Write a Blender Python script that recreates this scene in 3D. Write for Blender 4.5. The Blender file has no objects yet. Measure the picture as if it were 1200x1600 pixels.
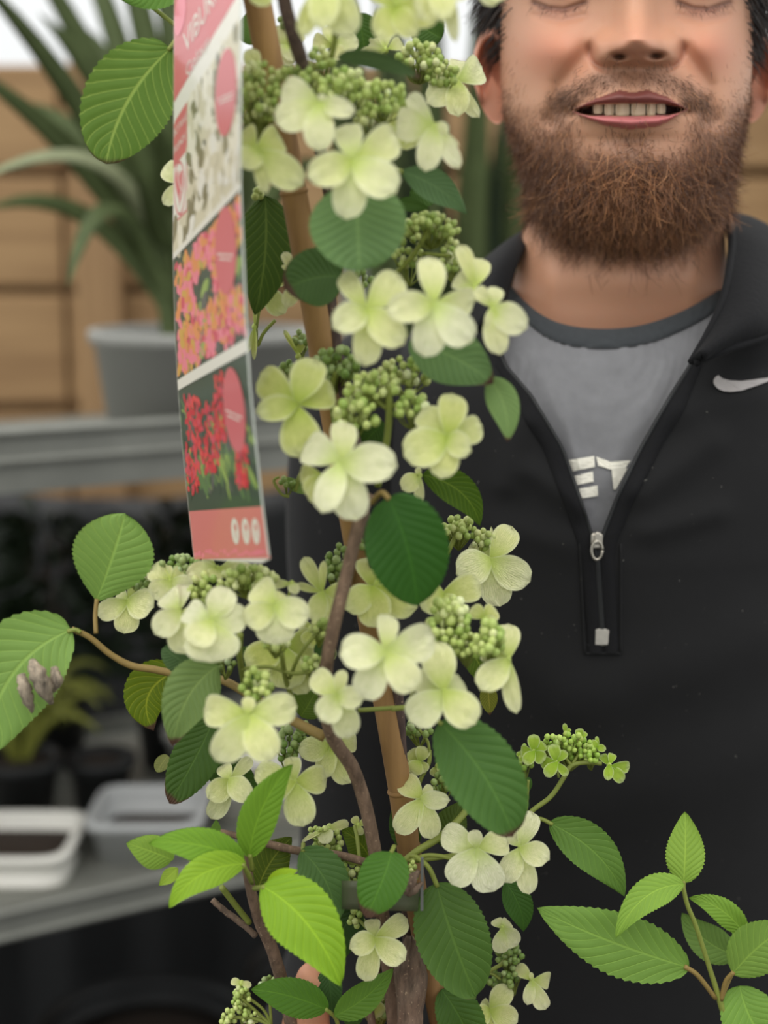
import bpy, bmesh, math, random
import numpy as np
from mathutils import Vector, Matrix

# ------------------------------------------------------------------ camera, world, exposure
scene = bpy.context.scene
F = 2400.0                         # focal length in pixels of the 1200 x 1600 frame
PITCH = math.radians(10.1)         # phone tipped slightly down
CZ = 1.55                          # height of the phone
cp, sp = math.cos(PITCH), math.sin(PITCH)

cam_data = bpy.data.cameras.new('camera')
cam = bpy.data.objects.new('camera', cam_data)
scene.collection.objects.link(cam)
cam.location = (0, 0, CZ)
cam.rotation_euler = (math.pi / 2 - PITCH, 0, 0)
cam_data.sensor_fit = 'VERTICAL'
cam_data.sensor_height = 36.0
cam_data.sensor_width = 27.0
cam_data.lens = F * 36.0 / 1600.0
cam_data.clip_start = 0.02
cam_data.dof.use_dof = True
cam_data.dof.focus_distance = 0.775
cam_data.dof.aperture_fstop = 4.4
scene.camera = cam

world = bpy.data.worlds.new('overcast_sky')
scene.world = world
world.use_nodes = True
wn = world.node_tree
bg = wn.nodes['Background']
tc = wn.nodes.new('ShaderNodeTexCoord')
sx = wn.nodes.new('ShaderNodeSeparateXYZ')
rp = wn.nodes.new('ShaderNodeValToRGB')
rp.color_ramp.elements[0].position = 0.0
rp.color_ramp.elements[0].color = (0.64, 0.655, 0.655, 1)
rp.color_ramp.elements[1].position = 0.75
rp.color_ramp.elements[1].color = (1.0, 1.0, 0.98, 1)
wn.links.new(tc.outputs['Generated'], sx.inputs[0])
wn.links.new(sx.outputs['Z'], rp.inputs[0])
wn.links.new(rp.outputs[0], bg.inputs[0])
bg.inputs[1].default_value = 1.25

sun_data = bpy.data.lights.new('soft_sun', 'SUN')
sun_data.energy = 1.1
sun_data.angle = math.radians(50)
sun_data.color = (1.0, 0.97, 0.92)
sun = bpy.data.objects.new('soft_sun', sun_data)
scene.collection.objects.link(sun)
sun.rotation_euler = (math.radians(38), 0, math.radians(-22))

vs = scene.view_settings
vs.view_transform = 'Standard'
vs.look = 'None'
vs.gamma = 1.0
vs.exposure = 0.18
vs.use_curve_mapping = False

R = random.Random(7)
rng = np.random.default_rng(11)

# ------------------------------------------------------------------ projection helpers
def P(px, py, Y):
    """point at forward distance Y on the line of sight through a pixel"""
    a, b = (px - 600) / F, -(py - 800) / F
    dy, dz = cp + b * sp, -sp + b * cp
    k = Y / dy
    return Vector((a * k, Y, CZ + dz * k))

def G(px, py, z):
    """point where the line of sight meets the height z"""
    a, b = (px - 600) / F, -(py - 800) / F
    dy, dz = cp + b * sp, -sp + b * cp
    k = (z - CZ) / dz
    return Vector((a * k, dy * k, z))

def proj(x, y, z):
    d = y * cp - (z - CZ) * sp
    u = y * sp + (z - CZ) * cp
    return 600 + F * x / d, 800 - F * u / d

def depth(Y, z):
    return Y * cp - (z - CZ) * sp

def s2l(c):
    return tuple(((v / 255) / 12.92 if v / 255 <= 0.04045 else ((v / 255 + 0.055) / 1.055) ** 2.4) for v in c)

# ------------------------------------------------------------------ object helpers
def wloc(o):
    v = Vector((0, 0, 0))
    while o is not None:
        v = v + o.location
        o = o.parent
    return v

def mk(name, verts, faces, mats=None, parent=None, smooth=True, uv=None, col=None, mi=None, loc=None):
    me = bpy.data.meshes.new(name)
    V = np.asarray(verts, dtype=float).reshape(-1, 3)
    off = wloc(parent) if parent is not None else Vector((0, 0, 0))
    if loc is not None:
        base = Vector(loc)
    elif parent is None and len(V):
        base = Vector(((V[:, 0].min() + V[:, 0].max()) / 2, (V[:, 1].min() + V[:, 1].max()) / 2, V[:, 2].min()))
    else:
        base = off
    V = V - np.array(base)
    me.from_pydata(V.tolist(), [], [tuple(int(i) for i in f) for f in faces])
    if mats is not None:
        for m in (mats if isinstance(mats, (list, tuple)) else [mats]):
            me.materials.append(m)
    if mi is not None:
        me.polygons.foreach_set('material_index', np.asarray(mi, dtype=np.int32))
    if smooth:
        me.polygons.foreach_set('use_smooth', np.ones(len(me.polygons), dtype=bool))
    if uv is not None:
        lay = me.uv_layers.new(name='UVMap')
        li = np.zeros(len(me.loops), dtype=np.int32)
        me.loops.foreach_get('vertex_index', li)
        lay.data.foreach_set('uv', np.asarray(uv, dtype=np.float32)[li].ravel())
    if col is not None:
        at = me.color_attributes.new('Col', 'FLOAT_COLOR', 'POINT')
        c = np.ones((len(V), 4), dtype=np.float32)
        c[:, :3] = col
        at.data.foreach_set('color', c.ravel())
    me.update()
    o = bpy.data.objects.new(name, me)
    scene.collection.objects.link(o)
    if parent is not None:
        o.parent = parent
    o.location = base - off
    return o

def empty(name, loc, label=None, cat=None, group=None):
    o = bpy.data.objects.new(name, None)
    o.empty_display_size = 0.05
    scene.collection.objects.link(o)
    o.location = loc
    tag(o, label, cat, group)
    return o

def tag(o, label=None, cat=None, group=None, kind=None):
    if label: o['label'] = label
    if cat: o['category'] = cat
    if group: o['group'] = group
    if kind: o['kind'] = kind
    return o

class MB:
    """collects shapes into one mesh"""
    def __init__(s):
        s.v, s.f, s.m, s.c = [], [], [], []
    def add(s, v, f, m=0, c=None):
        n = len(s.v)
        s.v.extend([tuple(p) for p in v])
        s.f.extend([tuple(i + n for i in q) for q in f])
        s.m.extend([m] * len(f))
        s.c.extend([c if c is not None else (1, 1, 1)] * len(v))
    def build(s, name, mats, parent=None, smooth=True, col=False, loc=None):
        return mk(name, s.v, s.f, mats, parent, smooth, mi=s.m, col=np.array(s.c) if col else None, loc=loc)

def catmull(pts, n):
    pts = [np.array(p, dtype=float) for p in pts]
    if len(pts) == 2:
        return [pts[0] + (pts[1] - pts[0]) * t for t in np.linspace(0, 1, n + 1)]
    q = [2 * pts[0] - pts[1]] + pts + [2 * pts[-1] - pts[-2]]
    out = []
    for i in range(1, len(q) - 2):
        a, b, c, d = q[i - 1], q[i], q[i + 1], q[i + 2]
        for t in np.linspace(0, 1, n, endpoint=False):
            out.append(0.5 * ((2 * b) + (c - a) * t + (2 * a - 5 * b + 4 * c - d) * t * t + (3 * b - a - 3 * c + d) * t ** 3))
    out.append(pts[-1])
    return out

def tube(mb, pts, r, sides=8, n=6, m=0, c=None, rough=0.0, flat=1.0):
    """swept round stem; r is one radius or one per control point"""
    cur = catmull(pts, n)
    k = len(cur)
    rr = np.full(k, r) if np.isscalar(r) else np.interp(np.linspace(0, len(r) - 1, k), np.arange(len(r)), r)
    vs_, fs_ = [], []
    up = np.array((0.3, -0.9, 0.2))
    for i, p in enumerate(cur):
        t = cur[min(i + 1, k - 1)] - cur[max(i - 1, 0)]
        t = t / (np.linalg.norm(t) + 1e-9)
        a = np.cross(t, up); a = a / (np.linalg.norm(a) + 1e-9)
        b = np.cross(a, t)
        for j in range(sides):
            w = 2 * math.pi * j / sides
            q = rr[i] * (1 + rough * (R.random() - 0.5))
            vs_.append(p + a * math.cos(w) * q + b * math.sin(w) * q * flat)
    for i in range(k - 1):
        for j in range(sides):
            j2 = (j + 1) % sides
            fs_.append((i * sides + j, i * sides + j2, (i + 1) * sides + j2, (i + 1) * sides + j))
    fs_.append(tuple(range(sides))[::-1])
    fs_.append(tuple((k - 1) * sides + j for j in range(sides)))
    mb.add(vs_, fs_, m, c)

def box(mb, lo, hi, m=0, bev=0.0):
    x0, y0, z0 = lo; x1, y1, z1 = hi
    if bev <= 0:
        v = [(x0, y0, z0), (x1, y0, z0), (x1, y1, z0), (x0, y1, z0), (x0, y0, z1), (x1, y0, z1), (x1, y1, z1), (x0, y1, z1)]
        f = [(0, 3, 2, 1), (4, 5, 6, 7), (0, 1, 5, 4), (1, 2, 6, 5), (2, 3, 7, 6), (3, 0, 4, 7)]
    else:
        b = bev
        v = []
        for z, q in ((z0, b), (z0 + b, 0), (z1 - b, 0), (z1, b)):
            v += [(x0 + q, y0 + q, z), (x1 - q, y0 + q, z), (x1 - q, y1 - q, z), (x0 + q, y1 - q, z)]
        f = [(3, 2, 1, 0), (12, 13, 14, 15)]
        for k in range(3):
            for j in range(4):
                j2 = (j + 1) % 4
                f.append((k * 4 + j, k * 4 + j2, k * 4 + 4 + j2, k * 4 + 4 + j))
    mb.add(v, f, m)

def lathe(mb, c, prof, n=32, m=0, sq=0.0):
    """prof: (radius, z) pairs; sq > 0 makes a rounded square section"""
    v, f = [], []
    for r, z in prof:
        for j in range(n):
            w = 2 * math.pi * j / n
            ex = 2.0 / (2.0 + sq)
            cx_, sy_ = math.cos(w), math.sin(w)
            x = math.copysign(abs(cx_) ** ex, cx_); y = math.copysign(abs(sy_) ** ex, sy_)
            v.append((c[0] + r * x, c[1] + r * y, c[2] + z))
    for i in range(len(prof) - 1):
        for j in range(n):
            j2 = (j + 1) % n
            f.append((i * n + j, i * n + j2, (i + 1) * n + j2, (i + 1) * n + j))
    f.append(tuple(range(n))[::-1])
    f.append(tuple((len(prof) - 1) * n + j for j in range(n)))
    mb.add(v, f, m)

def grid_faces(nr, nc, close=False):
    f = []
    for i in range(nr - 1):
        for j in range(nc if close else nc - 1):
            j2 = (j + 1) % nc
            f.append((i * nc + j, i * nc + j2, (i + 1) * nc + j2, (i + 1) * nc + j))
    return f

# ------------------------------------------------------------------ materials
class NT:
    def __init__(s, name):
        s.m = bpy.data.materials.new(name)
        s.m.use_nodes = True
        s.t = s.m.node_tree
        s.b = s.t.nodes['Principled BSDF']
        s.out = s.t.nodes['Material Output']
    def n(s, typ, **kw):
        o = s.t.nodes.new('ShaderNode' + typ)
        for k, v in kw.items():
            setattr(o, k, v)
        return o
    def l(s, a, b):
        s.t.links.new(a, b)
    def math(s, op, a, b=None, c=None):
        o = s.n('Math', operation=op)
        for i, v in enumerate((a, b, c)):
            if v is None: continue
            if hasattr(v, 'links'): s.l(v, o.inputs[i])
            else: o.inputs[i].default_value = v
        return o.outputs[0]
    def mix(s, fac, a, b, mode='MIX'):
        o = s.n('Mix', data_type='RGBA', blend_type=mode)
        for i, v in ((0, fac), (6, a), (7, b)):
            if hasattr(v, 'links'): s.l(v, o.inputs[i])
            elif i == 0: o.inputs[i].default_value = v
            else: o.inputs[i].default_value = (*v[:3], 1)
        return o.outputs[2]
    def noise(s, scale, detail=3, rough=0.5, vec=None, stretch=None):
        o = s.n('TexNoise')
        o.inputs['Scale'].default_value = scale
        o.inputs['Detail'].default_value = detail
        o.inputs['Roughness'].default_value = rough
        if vec is None:
            vec = s.n('TexCoord').outputs['Object']
        if stretch:
            mp = s.n('Mapping')
            mp.inputs['Scale'].default_value = stretch
            s.l(vec, mp.inputs[0]); vec = mp.outputs[0]
        s.l(vec, o.inputs['Vector'])
        return o.outputs['Fac']
    def ramp(s, fac, stops, const=False):
        o = s.n('ValToRGB')
        cr = o.color_ramp
        if const: cr.interpolation = 'CONSTANT'
        while len(cr.elements) < len(stops): cr.elements.new(0.5)
        for e, (p, c) in zip(cr.elements, stops):
            e.position = p; e.color = (*c[:3], 1)
        s.l(fac, o.inputs[0])
        return o.outputs[0]
    def bump(s, h, strength, dist=0.002):
        o = s.n('Bump')
        o.inputs['Strength'].default_value = strength
        o.inputs['Distance'].default_value = dist
        s.l(h, o.inputs['Height'])
        s.l(o.outputs[0], s.b.inputs['Normal'])
    def setp(s, **kw):
        for k, v in kw.items():
            k = k.replace('_', ' ')
            if hasattr(v, 'links'): s.l(v, s.b.inputs[k])
            else: s.b.inputs[k].default_value = (*v[:3], 1) if isinstance(v, (tuple, list)) and len(v) in (3,) and 'Color' in k else v

def plain(name, rgb, rough=0.6, metal=0.0, spec=0.4, noise=None, amt=0.15, bump=None, stretch=None):
    t = NT(name)
    c = s2l(rgb)
    if noise:
        nf = t.noise(noise, 4, 0.6, stretch=stretch)
        col = t.mix(nf, tuple(v * (1 - amt) for v in c), tuple(min(1, v * (1 + amt)) for v in c))
        t.l(col, t.b.inputs['Base Color'])
        if bump: t.bump(nf, bump)
    else:
        t.b.inputs['Base Color'].default_value = (*c, 1)
    t.setp(Roughness=rough, Metallic=metal)
    t.b.inputs['Specular IOR Level'].default_value = spec
    return t.m

def thin(t, col, trans, rough, spec):
    """petal / leaf shader: principled front plus light coming through"""
    t.l(col, t.b.inputs['Base Color'])
    t.setp(Roughness=rough)
    t.b.inputs['Specular IOR Level'].default_value = spec
    tr = t.n('BsdfTranslucent')
    t.l(col, tr.inputs['Color'])
    mx = t.n('MixShader')
    mx.inputs[0].default_value = trans
    t.l(t.b.outputs[0], mx.inputs[1]); t.l(tr.outputs[0], mx.inputs[2])
    t.l(mx.outputs[0], t.out.inputs['Surface'])

def petal_material():
    t = NT('petal_cream_green')
    oi = t.n('ObjectInfo')
    uv = t.n('UVMap'); sep = t.n('SeparateXYZ'); t.l(uv.outputs[0], sep.inputs[0])
    u, v = sep.outputs[0], sep.outputs[1]           # u along the petal, v across (-1..1)
    # fine veins that fan out from the claw
    ang = t.math('DIVIDE', v, t.math('ADD', t.math('MULTIPLY', u, 0.55), 0.45))
    nz = t.noise(9, 2, 0.5, vec=uv.outputs[0])
    ph = t.math('ADD', t.math('MULTIPLY', ang, 19.0), t.math('MULTIPLY', nz, 7.0))
    vein = t.math('POWER', t.math('ABSOLUTE', t.math('SINE', ph)), 0.5)
    vein = t.math('SUBTRACT', 1.0, vein)
    grad = t.n('MapRange'); grad.interpolation_type = 'SMOOTHSTEP'
    t.l(u, grad.inputs[0]); grad.inputs[1].default_value = 0.0; grad.inputs[2].default_value = 0.62
    inner = t.mix(1.0, oi.outputs['Color'], (0.76, 0.90, 0.42), 'MULTIPLY')
    col = t.mix(grad.outputs[0], inner, oi.outputs['Color'])
    vv = t.math('MULTIPLY', vein, 0.55)
    col = t.mix(vv, col, t.mix(1.0, oi.outputs['Color'], (0.62, 0.76, 0.36), 'MULTIPLY'))
    rim = t.n('MapRange'); t.l(t.math('MAXIMUM', u, t.math('ABSOLUTE', v)), rim.inputs[0]); rim.inputs[1].default_value = 0.72; rim.inputs[2].default_value = 1.0
    col = t.mix(t.math('MULTIPLY', rim.outputs[0], 0.45), col, (0.93, 0.93, 0.70))
    # faint brown flecks of age
    fl = t.noise(70, 2, 0.5)
    fm = t.math('MULTIPLY', t.math('GREATER_THAN', fl, 0.74), 0.25)
    col = t.mix(fm, col, (0.45, 0.36, 0.12))
    thin(t, col, 0.30, 0.55, 0.25)
    bp = t.n('Bump'); bp.inputs['Strength'].default_value = 0.6; bp.inputs['Distance'].default_value = 0.0008
    t.l(t.math('SUBTRACT', 1.0, vein), bp.inputs['Height']); t.l(bp.outputs[0], t.b.inputs['Normal'])
    return t.m

def leaf_material(name, veincol, veinamt, trans, rough, nveins=8.0, slant=3.0):
    t = NT(name)
    oi = t.n('ObjectInfo')
    uv = t.n('UVMap'); sep = t.n('SeparateXYZ'); t.l(uv.outputs[0], sep.inputs[0])
    u, v = sep.outputs[0], sep.outputs[1]
    av = t.math('ABSOLUTE', v)
    ph = t.math('SUBTRACT', t.math('MULTIPLY', u, nveins + slant), t.math('MULTIPLY', t.math('POWER', av, 0.9), slant))
    fr = t.math('ABSOLUTE', t.math('SUBTRACT', t.math('FRACT', ph), 0.5))
    side = t.math('GREATER_THAN', fr, 0.455)
    sidesoft = t.n('MapRange'); t.l(fr, sidesoft.inputs[0]); sidesoft.inputs[1].default_value = 0.40; sidesoft.inputs[2].default_value = 0.5
    mid = t.n('MapRange'); t.l(av, mid.inputs[0]); mid.inputs[1].default_value = 0.055; mid.inputs[2].default_value = 0.02
    # small cross veins
    ph2 = t.math('ADD', t.math('MULTIPLY', av, 26.0), t.math('MULTIPLY', u, 9.0))
    cr = t.math('ABSOLUTE', t.math('SUBTRACT', t.math('FRACT', t.math('ADD', ph2, t.math('MULTIPLY', t.noise(6, 1, 0.5, vec=uv.outputs[0]), 3.0))), 0.5))
    crm = t.math('MULTIPLY', t.math('GREATER_THAN', cr, 0.44), 0.22)
    vein = t.math('MAXIMUM', t.math('MAXIMUM', sidesoft.outputs[0], mid.outputs[0]), crm)
    nz = t.noise(45, 3, 0.6)
    base = t.mix(t.math('MULTIPLY', nz, 0.55), oi.outputs['Color'], t.mix(1.0, oi.outputs['Color'], (0.62, 0.72, 0.6), 'MULTIPLY'))
    vc = t.mix(1.0, oi.outputs['Color'], veincol, 'MULTIPLY')
    col = t.mix(t.math('MULTIPLY', vein, veinamt), base, vc)
    # withered brown tip / margin, amount kept in the object colour alpha
    n2 = t.noise(60, 3, 0.6)
    tipm = t.math('ADD', t.math('MULTIPLY', t.math('POWER', u, 7.0), 1.15), t.math('MULTIPLY', t.math('POWER', av, 9.0), 0.38))
    wh = t.math('MULTIPLY', t.math('ADD', tipm, t.math('MULTIPLY', t.math('SUBTRACT', n2, 0.5), 0.7)), oi.outputs['Alpha'])
    bm = t.n('MapRange'); bm.interpolation_type = 'SMOOTHSTEP'
    t.l(wh, bm.inputs[0]); bm.inputs[1].default_value = 0.42; bm.inputs[2].default_value = 0.62
    col = t.mix(bm.outputs[0], col, (0.10, 0.055, 0.035))
    thin(t, col, trans, rough, 0.24)
    bp = t.n('Bump'); bp.inputs['Strength'].default_value = 0.35; bp.inputs['Distance'].default_value = 0.0008
    hh = t.math('SUBTRACT', t.math('MULTIPLY', nz, 0.3), vein)
    t.l(hh, bp.inputs['Height']); t.l(bp.outputs[0], t.b.inputs['Normal'])
    return t.m

def wood_material(name, dark, light, scale, axis=(1, 12, 12)):
    t = NT(name)
    a = t.noise(scale, 5, 0.6, stretch=axis)
    b = t.noise(scale * 0.25, 2, 0.5)
    col = t.ramp(a, [(0.3, s2l(dark)), (0.7, s2l(light))])
    col = t.mix(t.math('MULTIPLY', b, 0.35), col, tuple(v * 0.6 for v in s2l(dark)))
    t.l(col, t.b.inputs['Base Color']); t.setp(Roughness=0.75); t.bump(a, 0.3)
    return t.m

def bark_material(name, dark, light):
    t = NT(name)
    a = t.noise(260, 4, 0.65, stretch=(1, 1, 0.25))
    b = t.math('GREATER_THAN', t.noise(600, 2, 0.5), 0.68)
    col = t.ramp(a, [(0.3, s2l(dark)), (0.72, s2l(light))])
    col = t.mix(t.math('MULTIPLY', b, 0.5), col, s2l((190, 165, 135)))
    t.l(col, t.b.inputs['Base Color']); t.setp(Roughness=0.8); t.bump(a, 0.4, 0.0008)
    return t.m

def bud_material():
    t = NT('bud_green')
    g = t.n('NewGeometry')
    oi = t.n('ObjectInfo')
    rc = t.ramp(g.outputs['Random Per Island'], [(0.0, (0.62, 0.78, 0.45)), (0.5, (0.95, 1.0, 0.8)), (0.85, (1.25, 1.2, 1.4)), (1.0, (1.7, 1.6, 2.6))])
    col = t.mix(1.0, oi.outputs['Color'], rc, 'MULTIPLY')
    t.l(col, t.b.inputs['Base Color']); t.setp(Roughness=0.45)
    t.b.inputs['Subsurface Weight'].default_value = 0.15
    t.b.inputs['Subsurface Radius'].default_value = (0.002, 0.003, 0.001)
    return t.m

def skin_material():
    t = NT('skin')
    at = t.n('Attribute', attribute_name='Col')
    n1 = t.noise(55, 4, 0.6)
    n2 = t.noise(900, 3, 0.6)
    col = t.mix(t.math('MULTIPLY', n1, 0.35), at.outputs['Color'], t.mix(1.0, at.outputs['Color'], (1.0, 0.80, 0.76), 'MULTIPLY'))
    t.l(col, t.b.inputs['Base Color']); t.setp(Roughness=0.43)
    t.b.inputs['Specular IOR Level'].default_value = 0.38
    t.b.inputs['Subsurface Weight'].default_value = 0.18
    t.b.inputs['Subsurface Radius'].default_value = (0.010, 0.004, 0.002)
    t.b.inputs['Subsurface Scale'].default_value = 0.5
    t.bump(n2, 0.18, 0.0006)
    return t.m

def hair_material():
    t = NT('hair_strands')
    at = t.n('Attribute', attribute_name='Col')
    t.l(at.outputs['Color'], t.b.inputs['Base Color']); t.setp(Roughness=0.45)
    t.b.inputs['Specular IOR Level'].default_value = 0.35
    return t.m

def fabric_material(name, rgb, scale, rough=0.85, lint=0.0, stretch=(1, 1, 1), sheen=0.15):
    t = NT(name)
    c = s2l(rgb)
    a = t.noise(scale, 3, 0.6, stretch=stretch)
    w = t.noise(2600, 2, 0.5)
    col = t.mix(a, tuple(v * 0.82 for v in c), tuple(v * 1.18 for v in c))
    if lint:
        lf = t.math('GREATER_THAN', t.noise(420, 2, 0.4), lint)
        col = t.mix(t.math('MULTIPLY', lf, 0.4), col, s2l((150, 148, 140)))
    t.l(col, t.b.inputs['Base Color']); t.setp(Roughness=rough)
    t.b.inputs['Specular IOR Level'].default_value = 0.2
    t.b.inputs['Sheen Weight'].default_value = sheen
    t.bump(t.math('ADD', t.math('MULTIPLY', a, 2.0), w), 0.25, 0.0012)
    return t.m

M = {}
M['petal'] = petal_material()
M['leaf'] = leaf_material('leaf_upper_side', (1.55, 1.45, 1.35), 0.55, 0.22, 0.5)
M['leaf_under'] = leaf_material('leaf_lit_from_behind', (2.6, 2.0, 2.6), 0.75, 0.38, 0.6)  # brighter vein colour paints in light coming through, also serves leaf undersides
M['stem_green'] = plain('green_stem', (128, 138, 62), 0.55, noise=300, amt=0.2)
M['stem_red'] = plain('reddish_green_petiole', (140, 118, 66), 0.6, noise=300, amt=0.25)
M['bark'] = bark_material('young_bark', (84, 66, 52), (138, 112, 92))
M['bark_dark'] = bark_material('dark_bark', (62, 47, 44), (98, 78, 70))
M['cane'] = wood_material('bamboo_skin', (128, 94, 56), (178, 138, 86), 60, (1, 1, 0.12))
M['bud'] = bud_material()
M['calyx'] = plain('flower_eye_green', (170, 186, 92), 0.5)
M['dead'] = bark_material('withered_leaf_brown', (74, 60, 50), (128, 106, 88))
M['skin'] = skin_material()
M['hair'] = hair_material()
M['tooth'] = plain('tooth_enamel', (222, 200, 168), 0.25, spec=0.5)
M['jacket'] = fabric_material('black_fleece', (29, 29, 30), 26, lint=0.775, sheen=0.05)
M['jacket_trim'] = fabric_material('black_rib_trim', (22, 22, 24), 300, lint=0, sheen=0.03)
M['shirt'] = fabric_material('grey_jersey', (124, 124, 127), 70, 0.8, sheen=0.1)
M['shirt_rib'] = fabric_material('charcoal_neck_rib', (62, 65, 68), 300)
M['print'] = plain('white_print', (236, 232, 218), 0.6, noise=500, amt=0.1)
M['swoosh'] = plain('silver_grey_print', (165, 160, 158), 0.5, noise=500, amt=0.12)
M['zip'] = plain('zip_metal', (178, 172, 160), 0.3, 0.9)
M['tab'] = plain('zip_end_tab', (168, 164, 156), 0.6, noise=400, amt=0.2)
M['galv'] = plain('galvanised_steel', (136, 137, 130), 0.5, 0.5, noise=18, amt=0.25, bump=0.1)
M['greypot'] = plain('grey_plastic', (152, 152, 147), 0.5, noise=12, amt=0.08)
M['whitepot'] = plain('white_plastic', (226, 224, 216), 0.45, noise=16, amt=0.1)
M['palepot'] = plain('pale_grey_plastic', (172, 174, 174), 0.5, noise=16, amt=0.1)
M['blackpot'] = plain('black_plastic', (30, 31, 32), 0.5, noise=16, amt=0.15)
M['soil'] = plain('dark_soil', (48, 38, 30), 0.95, noise=160, amt=0.5, bump=0.6)
M['fence'] = wood_material('softwood_board', (140, 108, 72), (182, 148, 104), 5, (0.35, 8, 8))
M['post'] = wood_material('softwood_post', (136, 104, 70), (176, 142, 100), 5, (8, 8, 0.4))
M['strap'] = plain('strap_leaf_green', (80, 92, 56), 0.6, spec=0.2, noise=30, amt=0.35)
M['strap_pale'] = plain('pale_strap_leaf', (140, 146, 112), 0.6, spec=0.2, noise=30, amt=0.2)
M['grass'] = plain('yellow_green_blade', (132, 136, 58), 0.5, noise=30, amt=0.3)
M['darkleaf'] = plain('deep_green_foliage', (36, 50, 30), 0.5, noise=40, amt=0.4)
M['ground'] = plain('dark_ground_cloth', (48, 47, 45), 0.9, noise=12, amt=0.3)
# ------------------------------------------------------------------ the setting
g = MB(); g.add([(-6, -4, 0), (6, -4, 0), (6, 9, 0), (-6, 9, 0)], [(0, 1, 2, 3)])
floor = g.build('floor', M['ground'], smooth=False); tag(floor, kind='structure')

FY = 3.0
def zrow(py, Y=FY):
    return P(600, py, Y).z
wall = empty('wall_back', (0, FY, 0)); tag(wall, kind='structure')
b_ = MB(); box(b_, (-2.6, FY + 0.03, 0.0), (2.6, FY + 0.05, zrow(105)))  # board added behind the planks so no sky shows through the gaps
b_.build('gap_light_stop', M['post'], wall, smooth=False)
rows = [95, 272, 455, 640, 826, 1012, 1200, 1395, 1590]
for i in range(len(rows) - 1):
    z1, z0 = zrow(rows[i]) - 0.008, zrow(rows[i + 1]) + 0.010
    for x0, x1 in ((-2.6, -0.62), (-0.61, 1.20), (1.21, 2.6)):
        pb = MB(); dy = R.uniform(-0.004, 0.004)
        box(pb, (x0, FY - 0.004 + dy, max(z0, 0.01)), (x1, FY + 0.026, z1), bev=0.006)
        pb.build('fence_board', M['fence'], wall, smooth=False)
for px in (165, 1260):
    c = P(px, 500, FY)
    pb = MB(); box(pb, (c.x - 0.04, FY - 0.07, 0), (c.x + 0.04, FY - 0.006, zrow(80)), bev=0.006)
    pb.build('fence_post', M['post'], wall, smooth=False)

# ------------------------------------------------------------------ plant trolley
ZT, ZB = 1.364, 0.863
A0 = np.array((-0.40, 1.50)); DS = np.array((0.857, 0.515)); DN = np.array((-0.515, 0.857))
def TR(s, t, z):
    q = A0 + DS * s + DN * t
    return (q[0], q[1], z)
def obox(mb, s0, s1, t0, t1, z0, z1, m=0):
    v = [TR(s0, t0, z0), TR(s1, t0, z0), TR(s1, t1, z0), TR(s0, t1, z0), TR(s0, t0, z1), TR(s1, t0, z1), TR(s1, t1, z1), TR(s0, t1, z1)]
    mb.add(v, [(0, 3, 2, 1), (4, 5, 6, 7), (0, 1, 5, 4), (1, 2, 6, 5), (2, 3, 7, 6), (3, 0, 4, 7)], m)
tro = empty('plant_trolley', TR(0.1, 0.28, 0), 'galvanised steel shelf trolley holding potted plants before the wooden fence', 'trolley')
S0, S1, T1 = -0.55, 0.75, 0.56
for zt in (ZT, ZB, 0.30):
    sb = MB()
    zd = 0.062 if zt == ZT else 0.022                 # the trays sit lower than their lips
    obox(sb, S0, S1, 0.012, T1, zt - zd - 0.004, zt - zd)
    obox(sb, S0, S1, 0.004, 0.012, zt - zd - 0.004, zt)
    obox(sb, S0, S1, 0.0, 0.004, zt - 0.034, zt + 0.001)
    obox(sb, S0, S1, T1 - 0.004, T1, zt - 0.066, zt - (0.058 if zt == ZT else 0.0))
    obox(sb, S0, S0 + 0.004, 0.0, T1, zt - 0.034, zt)
    obox(sb, S1 - 0.004, S1, 0.0, T1, zt - 0.034, zt)
    # folded bead along the front lip
    tube(sb, [TR(S0, -0.002, zt - 0.004), TR(S1, -0.002, zt - 0.004)], 0.005, 8, 1)
    tube(sb, [TR(S0, 0.0, zt - 0.033), TR(S1, 0.0, zt - 0.033)], 0.004, 8, 1)
    tag(sb.build('trolley_shelf', M['galv'], tro, smooth=False))
for s in (S0, S1 - 0.03):
    for t in (0.006, T1 - 0.036):
        pb = MB(); obox(pb, s, s + 0.03, t, t + 0.03, 0.09, 1.62)
        for k in range(14):
            obox(pb, s + 0.01, s + 0.02, t - 0.0015, t, 0.2 + k * 0.1, 0.225 + k * 0.1)
        pb.build('trolley_post', M['galv'], tro, smooth=False)
        wb = MB(); c = TR(s + 0.015, t + 0.015, 0.055)
        v, f = [], []
        lathe(wb, (c[0], c[1], 0.0), [(0.02, 0.0), (0.03, 0.02), (0.03, 0.08), (0.018, 0.10)], 12)
        wb.build('caster_wheel', M['blackpot'], tro)

def strap(mb, base, ctrl, tip, w, m=0, n=14, fold=0.3):
    """one long blade, folded along its keel"""
    b, c, t = np.array(base), np.array(ctrl), np.array(tip)
    vs_, fs_ = [], []
    for i in range(n + 1):
        u = i / n
        p = (1 - u) ** 2 * b + 2 * u * (1 - u) * c + u * u * t
        d = 2 * (1 - u) * (c - b) + 2 * u * (t - c)
        d = d / (np.linalg.norm(d) + 1e-9)
        s = np.cross(d, np.array((0.15, -1, 0.25))); s = s / (np.linalg.norm(s) + 1e-9)
        nn = np.cross(s, d)
        ww = w * (0.55 + 0.45 * min(1, u * 3)) * (1 - u ** 4) ** 0.8 + 0.0004
        vs_ += [p - s * ww / 2 + nn * fold * ww, p, p + s * ww / 2 + nn * fold * ww, p + nn * 0.0012]
    for i in range(n):
        a = i * 4; e = a + 4
        fs_ += [(a, a + 1, e + 1, e), (a + 1, a + 2, e + 2, e + 1), (a + 2, a + 3, e + 3, e + 2), (a + 3, a, e, e + 3)]
    mb.add(vs_, fs_, m)

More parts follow.
